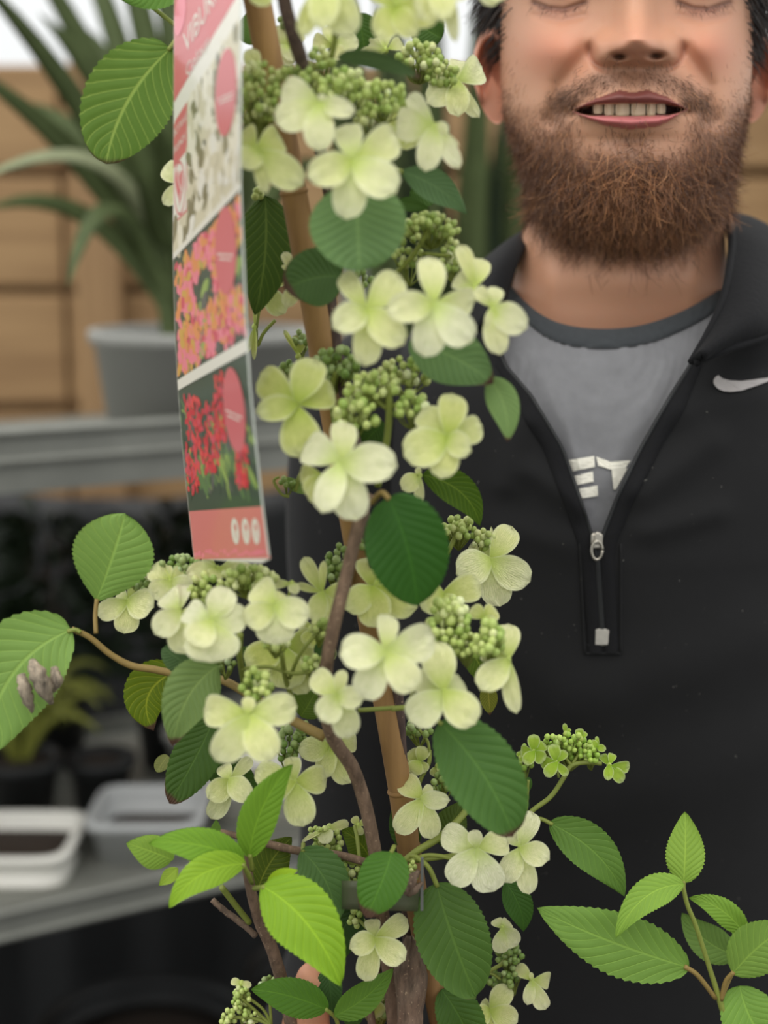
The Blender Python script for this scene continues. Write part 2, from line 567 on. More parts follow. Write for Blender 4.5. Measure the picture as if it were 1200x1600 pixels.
def pot(name, label, cat, c, r_top, r_bot, h, mat, soil=0.85, sq=0.0, rimh=0.015, group=None, flange=0.0):
    o = empty(name, c, label, cat, group)
    mb = MB(); t = 0.004
    pr = [(r_bot * 0.6, 0.001), (r_bot, 0.0)]
    if flange: pr = [(r_bot * 0.6, 0.001), (r_bot + flange, 0.0), (r_bot + flange, 0.007), (r_bot, 0.009)]
    pr += [(r_top - 0.002, h - rimh), (r_top + 0.004, h - rimh), (r_top + 0.005, h - 0.002), (r_top + 0.003, h), (r_top - t, h), (r_top - t, h - rimh)]
    pr += [(r_bot + (r_top - r_bot) * soil * 0.9 - t, h * soil * 0.95), (0.002, h * soil * 0.95)]
    lathe(mb, c, pr, 40, sq=sq)
    mb.build('pot_body', mat, o)
    sb = MB(); rs = r_bot + (r_top - r_bot) * soil - t * 0.5
    lathe(sb, c, [(0.002, h * soil - 0.01), (rs * 0.97, h * soil - 0.01), (rs, h * soil), (rs * 0.6, h * soil + 0.006), (0.002, h * soil + 0.008)], 24, sq=sq)
    sb.build('soil', M['soil'], o)
    return o

# --- grey pot with the strap-leaved plant, upper shelf
gp = (-0.206, 1.775, ZT - 0.0618)
cord = pot('potted_cordyline', 'large grey pot of long arching strap leaves on the upper trolley shelf', 'plant', gp, 0.128, 0.108, 0.146, M['greypot'])
bx = np.array(gp) + np.array((0, 0, 0.11))
for (px, py, Y, cx, cy, w, mat) in [
    (-60, -60, 1.55, 190, 200, 0.030, 'strap'), (10, -120, 1.75, 230, 180, 0.032, 'strap'),
    (90, -160, 1.95, 250, 150, 0.032, 'strap'), (150, -200, 1.80, 280, 150, 0.034, 'strap'),
    (215, -220, 1.9, 300, 120, 0.030, 'strap'), (290, -240, 1.95, 310, 120, 0.032, 'strap'),
    (350, -200, 1.9, 330, 140, 0.030, 'strap'), (-40, 285, 1.40, 230, 150, 0.022, 'strap_pale'),
    (-80, 90, 1.6, 160, 230, 0.028, 'strap'), (105, 450, 1.42, 170, 190, 0.026, 'strap'),
    (-30, 330, 1.7, 170, 260, 0.024, 'strap'), (20, 160, 1.95, 200, 200, 0.030, 'strap'),
    (60, 20, 1.7, 240, 200, 0.034, 'strap'), (130, 40, 2.0, 260, 210, 0.036, 'strap'),
    (190, 60, 1.85, 270, 250, 0.034, 'strap'), (250, 30, 1.8, 300, 240, 0.036, 'strap'),
    (240, 180, 1.70, 285, 330, 0.034, 'strap'), (170, 190, 1.8, 250, 330, 0.034, 'strap'),
    (300, 160, 1.75, 305, 330, 0.036, 'strap'), (420, 120, 1.8, 350, 300, 0.032, 'strap'),
    (470, 40, 1.9, 370, 260, 0.032, 'strap'), (500, 250, 1.75, 420, 260, 0.028, 'strap'),
    (205, 260, 1.65, 260, 360, 0.030, 'strap'), (330, 40, 1.7, 330, 260, 0.034, 'strap')]:
    mb = MB()
    strap(mb, bx + np.array((R.uniform(-.04, .04), R.uniform(-.04, .04), 0)), P(cx, cy, 1.82), P(px, py, Y), w)
    mb.build('strap_leaf', M[mat], cord)

# --- second strap plant, on the ground behind the man
fx = P(700, 420, 2.62); fc = (fx.x, 2.62, 0.0)
flax = pot('potted_flax', 'tall dark green flax with upright blades seen between flowers and neck', 'plant', fc, 0.17, 0.13, 0.32, M['blackpot'])
fb = np.array(fc) + np.array((0, 0, 0.27))
for k in range(54):
    px = R.uniform(500, 850); py = R.uniform(-90, 300)
    mb = MB()
    strap(mb, fb + np.array((R.uniform(-.07, .07), R.uniform(-.07, .07), 0)), P(700 + (px - 700) * 0.7, 600, 2.60 + R.uniform(-.1, .1)), P(px, py, 2.58 + R.uniform(-.15, .15)), R.uniform(0.034, 0.05), n=10)
    mb.build('strap_leaf', M['strap'] if k % 4 else M['darkleaf'], flax)

# --- lower shelf: white trays, black pots, grasses
def onshelf(px, py, z=ZB - 0.022):
    q = G(px, py, z); return (q.x, q.y, z + 0.0005)
pot('plant_tray', 'low white plastic tray at the left end of the lower shelf', 'tray', onshelf(24, 1352), 0.070, 0.064, 0.038, M['whitepot'], 0.45, sq=4.0, rimh=0.008, flange=0.005)
pot('plant_tray', 'pale grey square plastic tray, second from left on the lower shelf', 'tray', onshelf(236, 1322), 0.064, 0.056, 0.052, M['palepot'], 0.35, sq=4.0, rimh=0.010)
pot('plant_tray', 'long white plastic tray on the lower shelf behind the flowering shrub', 'tray', onshelf(425, 1256), 0.074, 0.066, 0.045, M['whitepot'], 0.45, sq=4.0, rimh=0.009)

def tuft(name, label, c, r, h, mat, blades, spread, rise, pm='blackpot', wid=0.012):
    o = pot(name, label, 'plant', c, r, r * 0.78, h, M[pm])
    b = np.array(c) + np.array((0, 0, h * 0.88))
    for k in range(blades):
        a = R.uniform(0, 2 * math.pi); q = R.uniform(0.45, 1.0)
        d = np.array((math.cos(a), math.sin(a), 0)) * spread * q
        tip = b + d + np.array((0, 0, rise * R.uniform(0.15, 0.9)))
        ctl = b + d * 0.45 + np.array((0, 0, rise * R.uniform(0.8, 1.3)))
        mb = MB(); strap(mb, b + d * 0.06, ctl, tip, wid * R.uniform(0.7, 1.2), n=9)
        mb.build('blade', M[mat], o)
    return o
tuft('potted_grass', 'yellow-green arching grass in a black pot, leftmost on the lower shelf', onshelf(36, 1270), 0.048, 0.075, 'grass', 38, 0.14, 0.13)
def bushy(name, label, c, r, h, n, wid, hgt, pm='blackpot', mat='darkleaf', lf=0.035):
    o = pot(name, label, 'plant', c, r, r * 0.78, h, M[pm])
    b = np.array(c) + np.array((0, 0, h * 0.88))
    for k in range(4):
        sb = MB(); a = k * 1.6
        tube(sb, [b + np.array((math.cos(a) * .01, math.sin(a) * .01, -0.01)), b + np.array((math.cos(a) * wid * .4, math.sin(a) * wid * .4, hgt * 0.9))], 0.002, 5, 2)
        sb.build('stem', M['bark_dark'], o)
    for k in range(n):
        a = R.uniform(0, 2 * math.pi); q = math.sqrt(R.random()) * wid; z = R.uniform(0.1, 1.0) * hgt
        p = b + np.array((math.cos(a) * q, math.sin(a) * q, z))
        d = np.array((math.cos(a), math.sin(a), R.uniform(-0.5, 0.6))) * lf * R.uniform(0.8, 1.6)
        mb = MB(); strap(mb, p, p + d * 0.5 + np.array((0, 0, 0.008)), p + d, lf * 0.5, n=5)
        mb.build('small_leaf', M[mat], o)
    return o
bushy('potted_shrub', 'dark leafy shrub in a black pot at the back of the lower shelf', onshelf(268, 1192), 0.050, 0.11, 150, 0.062, 0.25)
bushy('potted_shrub', 'dark leafy shrub in a black pot behind the yellow-green grass', onshelf(86, 1186), 0.050, 0.10, 150, 0.062, 0.25)
pot('nursery_pot', 'empty dark grey pot standing behind the pale grey tray', 'pot', onshelf(160, 1256), 0.040, 0.034, 0.065, M['blackpot'], 0.8)
pot('nursery_pot', 'dark grey pot beside a shaded shrub on the lower shelf', 'pot', onshelf(316, 1226), 0.045, 0.038, 0.08, M['greypot'], 0.8)
for i, (s, lab) in enumerate([(-0.36, 'leftmost'), (-0.05, 'second'), (0.26, 'third'), (0.56, 'rightmost')]):  # pots added to keep the space under the lower shelf dark
    q = TR(s, 0.26, 0.2785)
    pot('nursery_pot', 'large black pot of soil added to darken the bottom trolley shelf, ' + lab + ' of four', 'pot', q, 0.14, 0.11, 0.26, M['blackpot'], 0.85)

# added black screen that keeps the space behind the lower shelves dark
v = []
for i in range(24):
    for j in range(90):
        u = j / 89; x = -1.75 + 1.68 * u
        z = zrow(772, 2.62) * (1 - i / 23) + 0.004
        v.append((x, 2.62 + .022 * math.sin(u * 60) * (.4 + .6 * i / 23) + .012 * math.sin(u * 23 + 1), z + .012 * math.sin(u * 14) * (1 - i / 23)))
cl = mk('shade_screen', v, grid_faces(24, 90), M['blackpot'])
so = cl.modifiers.new('thick', 'SOLIDIFY'); so.thickness = .004
tag(cl, 'added black screen that darkens the space behind the lower trolley shelves', 'cloth')
# ------------------------------------------------------------------ the man
def gs(x, y, cx, cy, sx_, sy_):
    return np.exp(-(((x - cx) / sx_) ** 2 + ((y - cy) / sy_) ** 2))
def sig(t):
    return 1 / (1 + np.exp(-np.clip(t, -40, 40)))
def pdist(x, y, pts):
    d = np.full(x.shape, 1e9)
    for (x0, y0), (x1, y1) in zip(pts[:-1], pts[1:]):
        dx, dy = x1 - x0, y1 - y0
        t = np.clip(((x - x0) * dx + (y - y0) * dy) / (dx * dx + dy * dy), 0, 1)
        d = np.minimum(d, np.hypot(x - x0 - t * dx, y - y0 - t * dy))
    return d
def interp(v, pts):
    a = np.array(pts, dtype=float)
    return np.interp(v, a[:, 0], a[:, 1])

man = empty('person', (0.16, 0.97, 0.0), 'bearded smiling man in black quarter-zip fleece over a grey t-shirt, holding the flowering shrub', 'person')

HY = 0.955                                   # forward distance of the head's axis
rowpy = np.concatenate([np.linspace(-318, -60, 60), np.linspace(-60, 215, 150)[1:], np.linspace(215, 600, 110)[1:]])
# head outline: pixel row, half width (px), front half depth (m), back half depth (m)
prof = [(-322, 6, .004, .004), (-312, 55, .030, .03), (-290, 100, .052, .055), (-250, 143, .072, .08), (-200, 170, .086, .095), (-140, 186, .093, .103), (-60, 193, .094, .106),
        (0, 193, .088, .105), (60, 192, .088, .10), (110, 190, .091, .092), (160, 186, .094, .082), (210, 172, .094, .07), (260, 157, .092, .058), (300, 146, .086, .05),
        (325, 147, .072, .048), (345, 152, .052, .047), (365, 157, .038, .047), (400, 160, .036, .05), (440, 166, .040, .056), (480, 184, .036, .064), (520, 215, .034, .07), (560, 250, .034, .08), (600, 290, .034, .09)]
pa = np.array(prof, dtype=float)
cen = interp(rowpy, [(-320, 974), (0, 974), (200, 972), (330, 975), (600, 965)])
half = np.interp(rowpy, pa[:, 0], pa[:, 1]); bf = np.interp(rowpy, pa[:, 0], pa[:, 2]); bb = np.interp(rowpy, pa[:, 0], pa[:, 3])
def smooth1(a, k=5):
    p = np.pad(a, k, mode='edge'); return np.convolve(p, np.ones(2 * k + 1) / (2 * k + 1), 'valid')
half, bf, bb = smooth1(half, 4), smooth1(bf, 4), smooth1(bb, 4)
half[0], bf[0], bb[0] = 3, .003, .003
nf_, nb_ = 240, 70
th = np.concatenate([np.linspace(math.pi, 2 * math.pi, nf_, endpoint=False), np.linspace(0, math.pi, nb_, endpoint=False)])   # front half first (negative sine = towards the camera)
zz = np.array([P(974, py, 0.875).z for py in rowpy])
nr, ncx = len(rowpy), len(th)
X = np.zeros((nr, ncx)); Yv = np.zeros((nr, ncx)); Z = np.zeros((nr, ncx))
en = 2 / 2.25
cs = np.sign(np.cos(th)) * np.abs(np.cos(th)) ** en
sn = np.sign(np.sin(th)) * np.abs(np.sin(th)) ** en
for i in range(nr):
    d = depth(HY, zz[i])
    xc = (cen[i] - 600) / F * d; a = half[i] / F * d
    X[i] = xc + a * cs
    Yv[i] = HY + np.where(sn < 0, bf[i], bb[i]) * sn
    Z[i] = zz[i]
PX, PY = proj(X, Yv, Z)
front = (sn < -0.02)[None, :] * np.ones((nr, 1))
D = np.zeros((nr, ncx))
# nose
S = sig((99.5 - PY) / 3.2) * sig((PY + 120) / 25)
hn = np.clip(np.interp(PY, [-90, -40, 62, 80, 100], [.003, .009, .024, .021, .012]), 0, 1)
sxn = np.interp(PY, [-60, 70], [24, 34])
D += hn * np.exp(-np.abs((PX - 994) / sxn) ** 2.7) * S
D += (.013 * gs(PX, PY, 995, 60, 30, 26) + .0135 * np.exp(-(((PX - 952) / 27) ** 2 + ((PY - 78) / 27) ** 2) ** 1.5) + .0135 * np.exp(-(((PX - 1037) / 27) ** 2 + ((PY - 77) / 27) ** 2) ** 1.5)) * S
D -= .015 * gs(PX, PY, 969, 88, 12, 6) + .015 * gs(PX, PY, 1024, 87, 12, 6)
ra1 = np.sqrt(((PX - 952) / 27) ** 2 + ((PY - 78) / 27) ** 2); ra2 = np.sqrt(((PX - 1037) / 27) ** 2 + ((PY - 77) / 27) ** 2)
cr1 = np.exp(-((ra1 - 1.12) / .20) ** 2) * sig((940 - PX) / 5) * sig((PY - 66) / 6); cr2 = np.exp(-((ra2 - 1.12) / .20) ** 2) * sig((PX - 1049) / 5) * sig((PY - 65) / 6)
D -= .0042 * (cr1 + cr2)
# muzzle, cheeks, smile lines, chin
D += .005 * gs(PX, PY, 985, 150, 80, 45)
D += .010 * gs(PX, PY, 866, 74, 50, 40) + .009 * gs(PX, PY, 1106, 70, 40, 38)
nl = [(918, 82), (900, 104), (876, 135), (862, 185)]; nr_l = [(1070, 80), (1086, 102), (1106, 135), (1112, 185)]
D -= .0050 * np.exp(-(pdist(PX, PY, nl) / 15) ** 2) + .0050 * np.exp(-(pdist(PX, PY, nr_l) / 14) ** 2)
D += .006 * gs(PX, PY, 985, 275, 55, 38) - .003 * gs(PX, PY, 985, 218, 60, 12)
# closed eyes: sockets, lids, creases
for ex in (876, 1102):
    D -= .010 * gs(PX, PY, ex, -20, 62, 40)
    D += .0085 * gs(PX, PY, ex, -18, 40, 24)
    lash = [(ex - 42, 4), (ex - 20, 13), (ex + 5, 15), (ex + 38, 4)]
    D -= .0016 * np.exp(-(pdist(PX, PY, lash) / 4.0) ** 2)
    D -= .0015 * np.exp(-(pdist(PX, PY, [(ex - 40, 24), (ex, 34), (ex + 36, 24)]) / 6) ** 2)
    D += .006 * gs(PX, PY, ex, -72, 60, 16)
# mouth
yt = interp(PX, [(890, 172), (897, 170), (930, 154), (968, 141), (990, 145), (1012, 140), (1045, 152), (1070, 168), (1076, 170)])
m1 = interp(PX, [(890, 172), (897, 171.5), (910, 167), (930, 163), (985, 161), (1040, 162), (1058, 166), (1070, 170), (1076, 171)])
m2 = interp(PX, [(890, 172), (897, 174), (907, 178), (922, 180.5), (985, 181.5), (1045, 180), (1060, 176.5), (1070, 172), (1076, 171)])
yb = interp(PX, [(890, 172), (905, 179), (922, 187), (945, 196), (985, 202), (1030, 197), (1050, 186), (1062, 178), (1076, 171)])
inx = (PX > 893) & (PX < 1074)
up = np.clip((PY - yt) / np.maximum(m1 - yt, 1), 0, 1); lo_ = np.clip((PY - m2) / np.maximum(yb - m2, 1), 0, 1)
mu = inx & (PY > yt) & (PY <= m1); ml = inx & (PY >= m2) & (PY < yb); op = inx & (PY > m1) & (PY < m2)
D += np.where(mu, .0042 * np.sin(np.pi * up) ** 0.7, 0) + np.where(ml, .0062 * np.sin(np.pi * lo_) ** 0.7, 0)
edge = np.minimum(PY - m1, m2 - PY)
D += np.where(op, -.014 * np.clip(edge / 2.5, 0, 1), 0)
D -= .004 * gs(PX, PY, 893, 173, 12, 10) + .004 * gs(PX, PY, 1074, 171, 12, 10)
# neck: throat and tendons
D += .003 * gs(PX, PY, 985, 430, 40, 60) + .003 * gs(PX, PY, 860, 440, 20, 60) + .003 * gs(PX, PY, 1085, 440, 20, 60)
D *= front
V3 = np.stack([X, Yv, Z], -1)
cpos = np.array((0, 0, CZ)); ray = V3 - cpos
L = np.linalg.norm(ray, axis=-1, keepdims=True)
HV = cpos + ray * (1 - D[..., None] / L)
# skin colour, with shade painted into the nostrils
def lin(c): return np.array(s2l(c))
col = np.ones((nr, ncx, 3)) * lin((206, 158, 128))
def blend(mask, c):
    global col
    m = np.clip(mask, 0, 1)[..., None] * front[..., None]
    col = col * (1 - m) + lin(c) * m
blend(.75 * gs(PX, PY, 866, 80, 60, 42) + .75 * gs(PX, PY, 1110, 80, 46, 42), (220, 148, 120))
blend(.45 * gs(PX, PY, 995, 62, 46, 42), (214, 148, 122))
blend(.35 * sig((PY - 380) / 15), (204, 150, 122))
for ex in (876, 1102):
    blend(.75 * np.exp(-(pdist(PX, PY, [(ex - 42, 4), (ex - 20, 13), (ex + 5, 15), (ex + 38, 4)]) / 6) ** 2), (110, 74, 64))
    blend(.35 * gs(PX, PY, ex, 24, 50, 12), (178, 122, 108))
# stubble shade under moustache and beard (hair roots showing through the skin)
beardtop = interp(PX, [(770, 150), (800, 190), (830, 235), (870, 250), (905, 262), (950, 248), (985, 238), (1030, 248), (1070, 258), (1100, 245), (1130, 225), (1155, 185), (1180, 150)])
bm_ = sig((PY - beardtop) / 18) * sig((interp(PX, [(780, 300), (830, 330), (880, 372), (940, 384), (985, 390), (1050, 380), (1100, 350), (1140, 318), (1180, 290)]) - PY) / 10)
mo_ = np.exp(-(pdist(PX, PY, [(880, 158), (910, 138), (945, 122), (985, 120), (1030, 121), (1065, 136), (1092, 158)]) / 15) ** 2)
si_ = np.exp(-(pdist(PX, PY, [(878, 160), (872, 200), (880, 250)]) / 20) ** 2) + np.exp(-(pdist(PX, PY, [(1094, 160), (1102, 200), (1095, 250)]) / 20) ** 2)
so_ = gs(PX, PY, 985, 222, 26, 14)
lipm = (mu | ml | op)
blend(.88 * bm_, (92, 62, 46)); blend(.55 * np.clip(mo_, 0, 1) * ~lipm, (120, 84, 64)); blend(.45 * np.clip(si_, 0, 1) * ~lipm, (124, 88, 68)); blend(.35 * so_, (124, 88, 68))
blend(np.where(mu, 1.0, 0.0), (128, 74, 68)); blend(np.where(ml, 1.0, 0.0), (196, 118, 118)); blend(np.where(op, np.clip(edge / 2, 0, 1), 0), (62, 28, 26))
blend(.85 * (gs(PX, PY, 969, 88, 11, 5.5) + gs(PX, PY, 1024, 87, 11, 5.5)), (58, 32, 28))  # shade inside the nostrils painted into the colour
blend(.5 * (cr1 + cr2), (168, 106, 88))

HVf = HV.reshape(-1, 3); colf = col.reshape(-1, 3)
bodyv = [HVf]; bodyc = [colf]; bodyf = list(grid_faces(nr, ncx, True)); nb0 = len(HVf)
bodyf = [f[::-1] for f in bodyf]
bodyf.append(tuple(range(ncx)))
def surf(px, py):
    """nearest point of the finished head to a line of sight"""
    m = (PX - px) ** 2 + (PY - py) ** 2 + (1 - front) * 1e9
    k = np.unravel_index(np.argmin(m), m.shape)
    return HV[k], k
def join(v, f, c):
    global nb0
    bodyv.append(np.asarray(v, dtype=float)); bodyf.extend([tuple(i + nb0 for i in q) for q in f]); nb0 += len(v)
    bodyc.append(np.ones((len(v), 3)) * lin(c))
# ears: rim, hollow and lobe
for (ecx, ecy, ew, eh, sgn) in ((768, 118, 30, 76, -1), (1182, 118, 30, 74, 1)):
    v, f = [], []
    nrr, nc = 16, 36
    for back in (0, 1):
        for i in range(nrr):
            r = i / (nrr - 1)
            for j in range(nc):
                w = 2 * math.pi * j / nc
                shp = 1 + 0.10 * math.sin(w) * 1.0
                x = ecx + ew * r * math.cos(w) * shp
                y = ecy + eh * r * -math.sin(w)
                if y > ecy: x += -sgn * 9 * ((y - ecy) / eh)
                if not back:
                    q = 0.012 * math.exp(-((r - .84) / .13) ** 2) - 0.007 * math.exp(-(r / .5) ** 2)
                    if math.sin(w) < -0.55: q = 0.006 * (1 - r)
                    Yq = 0.962 - q + 0.004 * sgn * (x - ecx) / ew
                else:
                    Yq = 0.970 + 0.010 * (1 - r)
                v.append(P(x, y, Yq))
    f = grid_faces(nrr, nc, True)
    f += [tuple(i + nrr * nc for i in q)[::-1] for q in grid_faces(nrr, nc, True)]
    for j in range(nc):
        j2 = (j + 1) % nc
        a = (nrr - 1) * nc
        f.append((a + j, a + nrr * nc + j, a + nrr * nc + j2, a + j2))
    join(v, f, (206, 146, 120))
# hand and forearm: skin grown over a skeleton
def skinmesh(name, chains, lev=2):
    vs_, es_, rs_ = [], [], []
    idx = {}
    for ch in chains:
        prev = None
        for p, r in ch:
            key = tuple(round(c, 5) for c in p)
            if key not in idx:
                idx[key] = len(vs_); vs_.append(tuple(p)); rs_.append(r)
            if prev is not None: es_.append((prev, idx[key]))
            prev = idx[key]
    me = bpy.data.meshes.new(name); me.from_pydata(vs_, es_, [])
    o = bpy.data.objects.new(name, me); scene.collection.objects.link(o)
    o.modifiers.new('Skin', 'SKIN')
    if not me.skin_vertices:
        raise RuntimeError('no skin layer')
    for i, sv in enumerate(me.skin_vertices[0].data):
        sv.radius = (rs_[i], rs_[i]); sv.use_root = (i == 0)
    sb = o.modifiers.new('Sub', 'SUBSURF'); sb.levels = lev; sb.render_levels = lev
    dg = bpy.context.evaluated_depsgraph_get()
    ev = o.evaluated_get(dg); m2_ = ev.to_mesh()
    v = [tuple(q.co) for q in m2_.vertices]; f = [tuple(p.vertices) for p in m2_.polygons]
    ev.to_mesh_clear()
    bpy.data.objects.remove(o); bpy.data.meshes.remove(me)
    return v, f
W0 = P(430, 1880, .80); Pm = P(520, 1760, .765); K = P(560, 1690, .745)
chains = [[(P(930, 590, .99), .036), (P(730, 650, .99), .038), (P(610, 690, .99), .046), (P(585, 780, .985), .048), (P(585, 960, .98), .044), (P(590, 1200, .98), .040), (P(575, 1420, .985), .038), (P(540, 1560, .97), .038), (P(460, 1720, .90), .033), (P(425, 1840, .835), .027), (W0, .026), (Pm, .030), (K, .020)]]
chains.append([(Pm, .030), (P(478, 1655, .752), .0165), (P(478, 1585, .742), .0125), (P(492, 1528, .735), .0105), (P(498, 1512, .733), .0085)])
for i in range(4):
    y = 1650 + i * 62
    b = P(600, y, .758)
    chains.append([(Pm, .030), (P(560, y + 10, .762), .013), (P(650, y, .705), .0105), (P(718, y + 6, .690), .0095), (P(762, y + 10, .715), .0088), (P(745, y + 14, .742), .0078), (P(700, y + 14, .755), .007)])
hv, hf = skinmesh('hand', chains)
join(hv, hf, (204, 148, 118))
# thumb nail
tn, fn = [], []
for i in range(6):
    for j in range(6):
        u, w_ = i / 5, j / 5
        px_ = 484 + 22 * w_ - 2 * u; py_ = 1522 + 34 * u
        tn.append(P(px_, py_, .7205 + .004 * abs(w_ - .5) ** 2 * 4 - .0035 * u * (1 - u)))
# (nail faces away from the lens: placed on the far side of the thumb)
body = mk('body', np.concatenate(bodyv), bodyf, M['skin'], man, col=np.concatenate(bodyc))

# teeth
for (x0, x1, y0, y1) in ((927, 942, 158, 178), (944, 960, 156, 180), (961, 984, 155, 181), (985.5, 1009, 155, 181), (1010, 1025, 156, 180), (1026, 1040, 158, 178)):
    v, f = [], []
    yq = 0.0
    bc = abs((x0 + x1) / 2 - 985) / 75
    kk = surf((x0 + x1) / 2, 168)[1]; Yt = float(V3[kk][1]) + .0015
    n1, n2 = 7, 7
    for i in range(n1):
        for j in range(n2):
            u, w_ = j / (n2 - 1) * 2 - 1, i / (n1 - 1)
            xx = (x0 + x1) / 2 + (x1 - x0) / 2 * u * (1 - 0.06 * (1 - w_)) * (1 - .12 * max(0, w_ - .8) * 5 * abs(u))
            yy = y0 + (y1 - y0) * w_
            v.append(P(xx, yy, Yt + .002 * u * u))
    f = grid_faces(n1, n2)
    m_ = len(v)
    v += [tuple(np.array(q) + np.array((0, .005, 0))) for q in v]
    f += [tuple(i + m_ for i in q)[::-1] for q in grid_faces(n1, n2)]
    ring = [j for j in range(n2)] + [i * n2 + n2 - 1 for i in range(1, n1)] + [(n1 - 1) * n2 + j for j in range(n2 - 2, -1, -1)] + [i * n2 for i in range(n1 - 2, 0, -1)]
    for a_, b2 in zip(ring, ring[1:] + ring[:1]): f.append((a_, b2, b2 + m_, a_ + m_))
    mk('tooth', v, f, M['tooth'], man)

# ---- hair, moustache, beard as strands
nrm = np.zeros_like(HV)
du = np.roll(HV, -1, 1) - np.roll(HV, 1, 1); dv = np.gradient(HV, axis=0)
nrm = np.cross(du, dv); nrm /= np.linalg.norm(nrm, axis=-1, keepdims=True) + 1e-9
if nrm[150, nf_ // 2][1] > 0: nrm = -nrm
def strands(name, weight, count, length, width, flow, colours, lift, curl, seg=5, jit=0.35, label=None):
    w = np.clip(weight, 0, None) * np.linalg.norm(np.cross(du, dv), axis=-1)
    p = (w / w.sum()).ravel()
    pick = rng.choice(p.size, count, p=p)
    base = HV.reshape(-1, 3)[pick]; nn = nrm.reshape(-1, 3)[pick]; ppx = PX.ravel()[pick]; ppy = PY.ravel()[pick]
    base = base + du.reshape(-1, 3)[pick] * rng.uniform(-.5, .5, (count, 1)) + dv.reshape(-1, 3)[pick] * rng.uniform(-1, 1, (count, 1)) - nn * .0006
    ln = length(ppx, ppy) * rng.uniform(.55, 1.25, count)
    d0 = flow(ppx, ppy, nn); d0 = d0 + rng.normal(0, jit, (count, 3)); d0 /= np.linalg.norm(d0, axis=1, keepdims=True)
    d = nn * lift + d0 * (1 - lift); d /= np.linalg.norm(d, axis=1, keepdims=True)
    pts = [base]; cv = rng.normal(0, 1, (count, 3)) * curl
    for k in range(seg):
        pts.append(pts[-1] + d * (ln / seg)[:, None])
        d = d + d0 * .25 + cv; d /= np.linalg.norm(d, axis=1, keepdims=True)
    pts = np.stack(pts, 1)                                       # count, seg+1, 3
    side = np.cross(d, rng.normal(0, 1, (count, 3)) + np.array((0, -2.5, 0))); side /= np.linalg.norm(side, axis=1, keepdims=True) + 1e-9
    tap = np.linspace(1, .25, seg + 1)
    wd = width * rng.uniform(.7, 1.3, (count, 1, 1)) * tap[None, :, None]
    Vv = np.stack([pts - side[:, None, :] * wd / 2, pts + side[:, None, :] * wd / 2], 2).reshape(-1, 3)
    n = (seg + 1) * 2
    k = np.arange(count)[:, None] * n + np.arange(seg)[None, :] * 2
    Fq = np.stack([k, k + 1, k + 3, k + 2], -1).reshape(-1, 4)
    cc = np.array([lin(c) for c in colours])
    ci = cc[rng.integers(0, len(cc), count)] * rng.uniform(.75, 1.25, (count, 1))
    Cc = np.repeat(ci, n, axis=0)
    o = mk(name, Vv, Fq, M['hair'], man, col=Cc)
    tag(o, label, kind='stuff')
    return o
def down(px, py, nn):
    o = np.zeros((len(px), 3)); o[:, 2] = -1.0; o[:, 0] = (px - 985) / 260.0 * -0.25; o[:, 1] = -0.25
    return o
dark = [(88, 60, 46), (104, 72, 54), (122, 84, 60), (76, 52, 42), (146, 106, 76)]
red = [(172, 116, 76), (140, 94, 64), (196, 142, 98), (112, 76, 54)]
wb_ = bm_ * front
strands('beard', wb_ * (1 - .35 * gs(PX, PY, 985, 255, 50, 14)), 15000, lambda x, y: np.interp(y, [180, 240, 300, 400], [.005, .009, .015, .016]), .00030, down, dark, .42, .22, jit=.5)
strands('beard_front', wb_ * gs(PX, PY, 990, 320, 85, 60), 3600, lambda x, y: .020 + 0 * x, .00028, down, red, .5, .34, seg=6, jit=.6, label='reddish longer chin hair')
strands('sideburn', front * np.clip(sig((PY - 130) / 25) * sig((260 - PY) / 20) * (np.exp(-((PX - interp(PY, [(60, 792), (200, 805), (260, 830)])) / 22) ** 2) + np.exp(-((PX - interp(PY, [(60, 1160), (200, 1150), (260, 1135)])) / 20) ** 2)), 0, 1), 1500, lambda x, y: .0045 + 0 * x, .00020, down, dark + red, .12, .05)
strands('cheek_stubble', front * np.clip(sig((PY - 205) / 18) * sig((265 - PY) / 12) * (np.exp(-((PX - 838) / 26) ** 2) + np.exp(-((PX - 1126) / 20) ** 2)) + np.clip(si_, 0, 1) * (~lipm) * 1.6 + .9 * so_, 0, 1) * (~lipm), 4600, lambda x, y: .0060 + 0 * x, .00021, down, dark + red, .22, .08)
def mflow(px, py, nn):
    o = np.zeros((len(px), 3)); o[:, 0] = np.clip((px - 988) / 90.0, -1, 1) * .55; o[:, 2] = -0.8; o[:, 1] = -.1
    return o
strands('moustache', front * np.clip(mo_, 0, 1) * (~lipm) * sig((PY - 102) / 4) * (1 - .45 * sig((np.abs(PX - 988) - 75) / 8)), 2300, lambda x, y: np.interp(np.abs(x - 988), [0, 90], [.0045, .006]), .00020, mflow, [(98, 70, 54), (124, 92, 70), (80, 56, 44)], .16, .07)
hairmask = np.clip(sig((-118 - PY) / 10) + (1 - front) * (PY < 90) + front * sig((70 - PY) / 8) * (sig((783 + np.clip(20 - PY, 0, 200) * .10 - PX) / 3) + sig((PX - 1172 + np.clip(20 - PY, 0, 200) * .12) / 3)), 0, 1)
def back(px, py, nn):
    o = np.zeros((len(px), 3)); o[:, 2] = -1.0; o[:, 1] = .35; o += nn * .25
    return o
strands('hair', hairmask, 16000, lambda x, y: np.interp(y, [-200, 0, 60], [.030, .024, .014]), .0007, back, [(38, 32, 30), (52, 42, 36), (30, 26, 25)], .45, .04, seg=4, jit=.14)
brow = np.exp(-(pdist(PX, PY, [(820, -62), (860, -84), (930, -70)]) / 9) ** 2) + np.exp(-(pdist(PX, PY, [(1040, -72), (1110, -84), (1150, -62)]) / 9) ** 2)
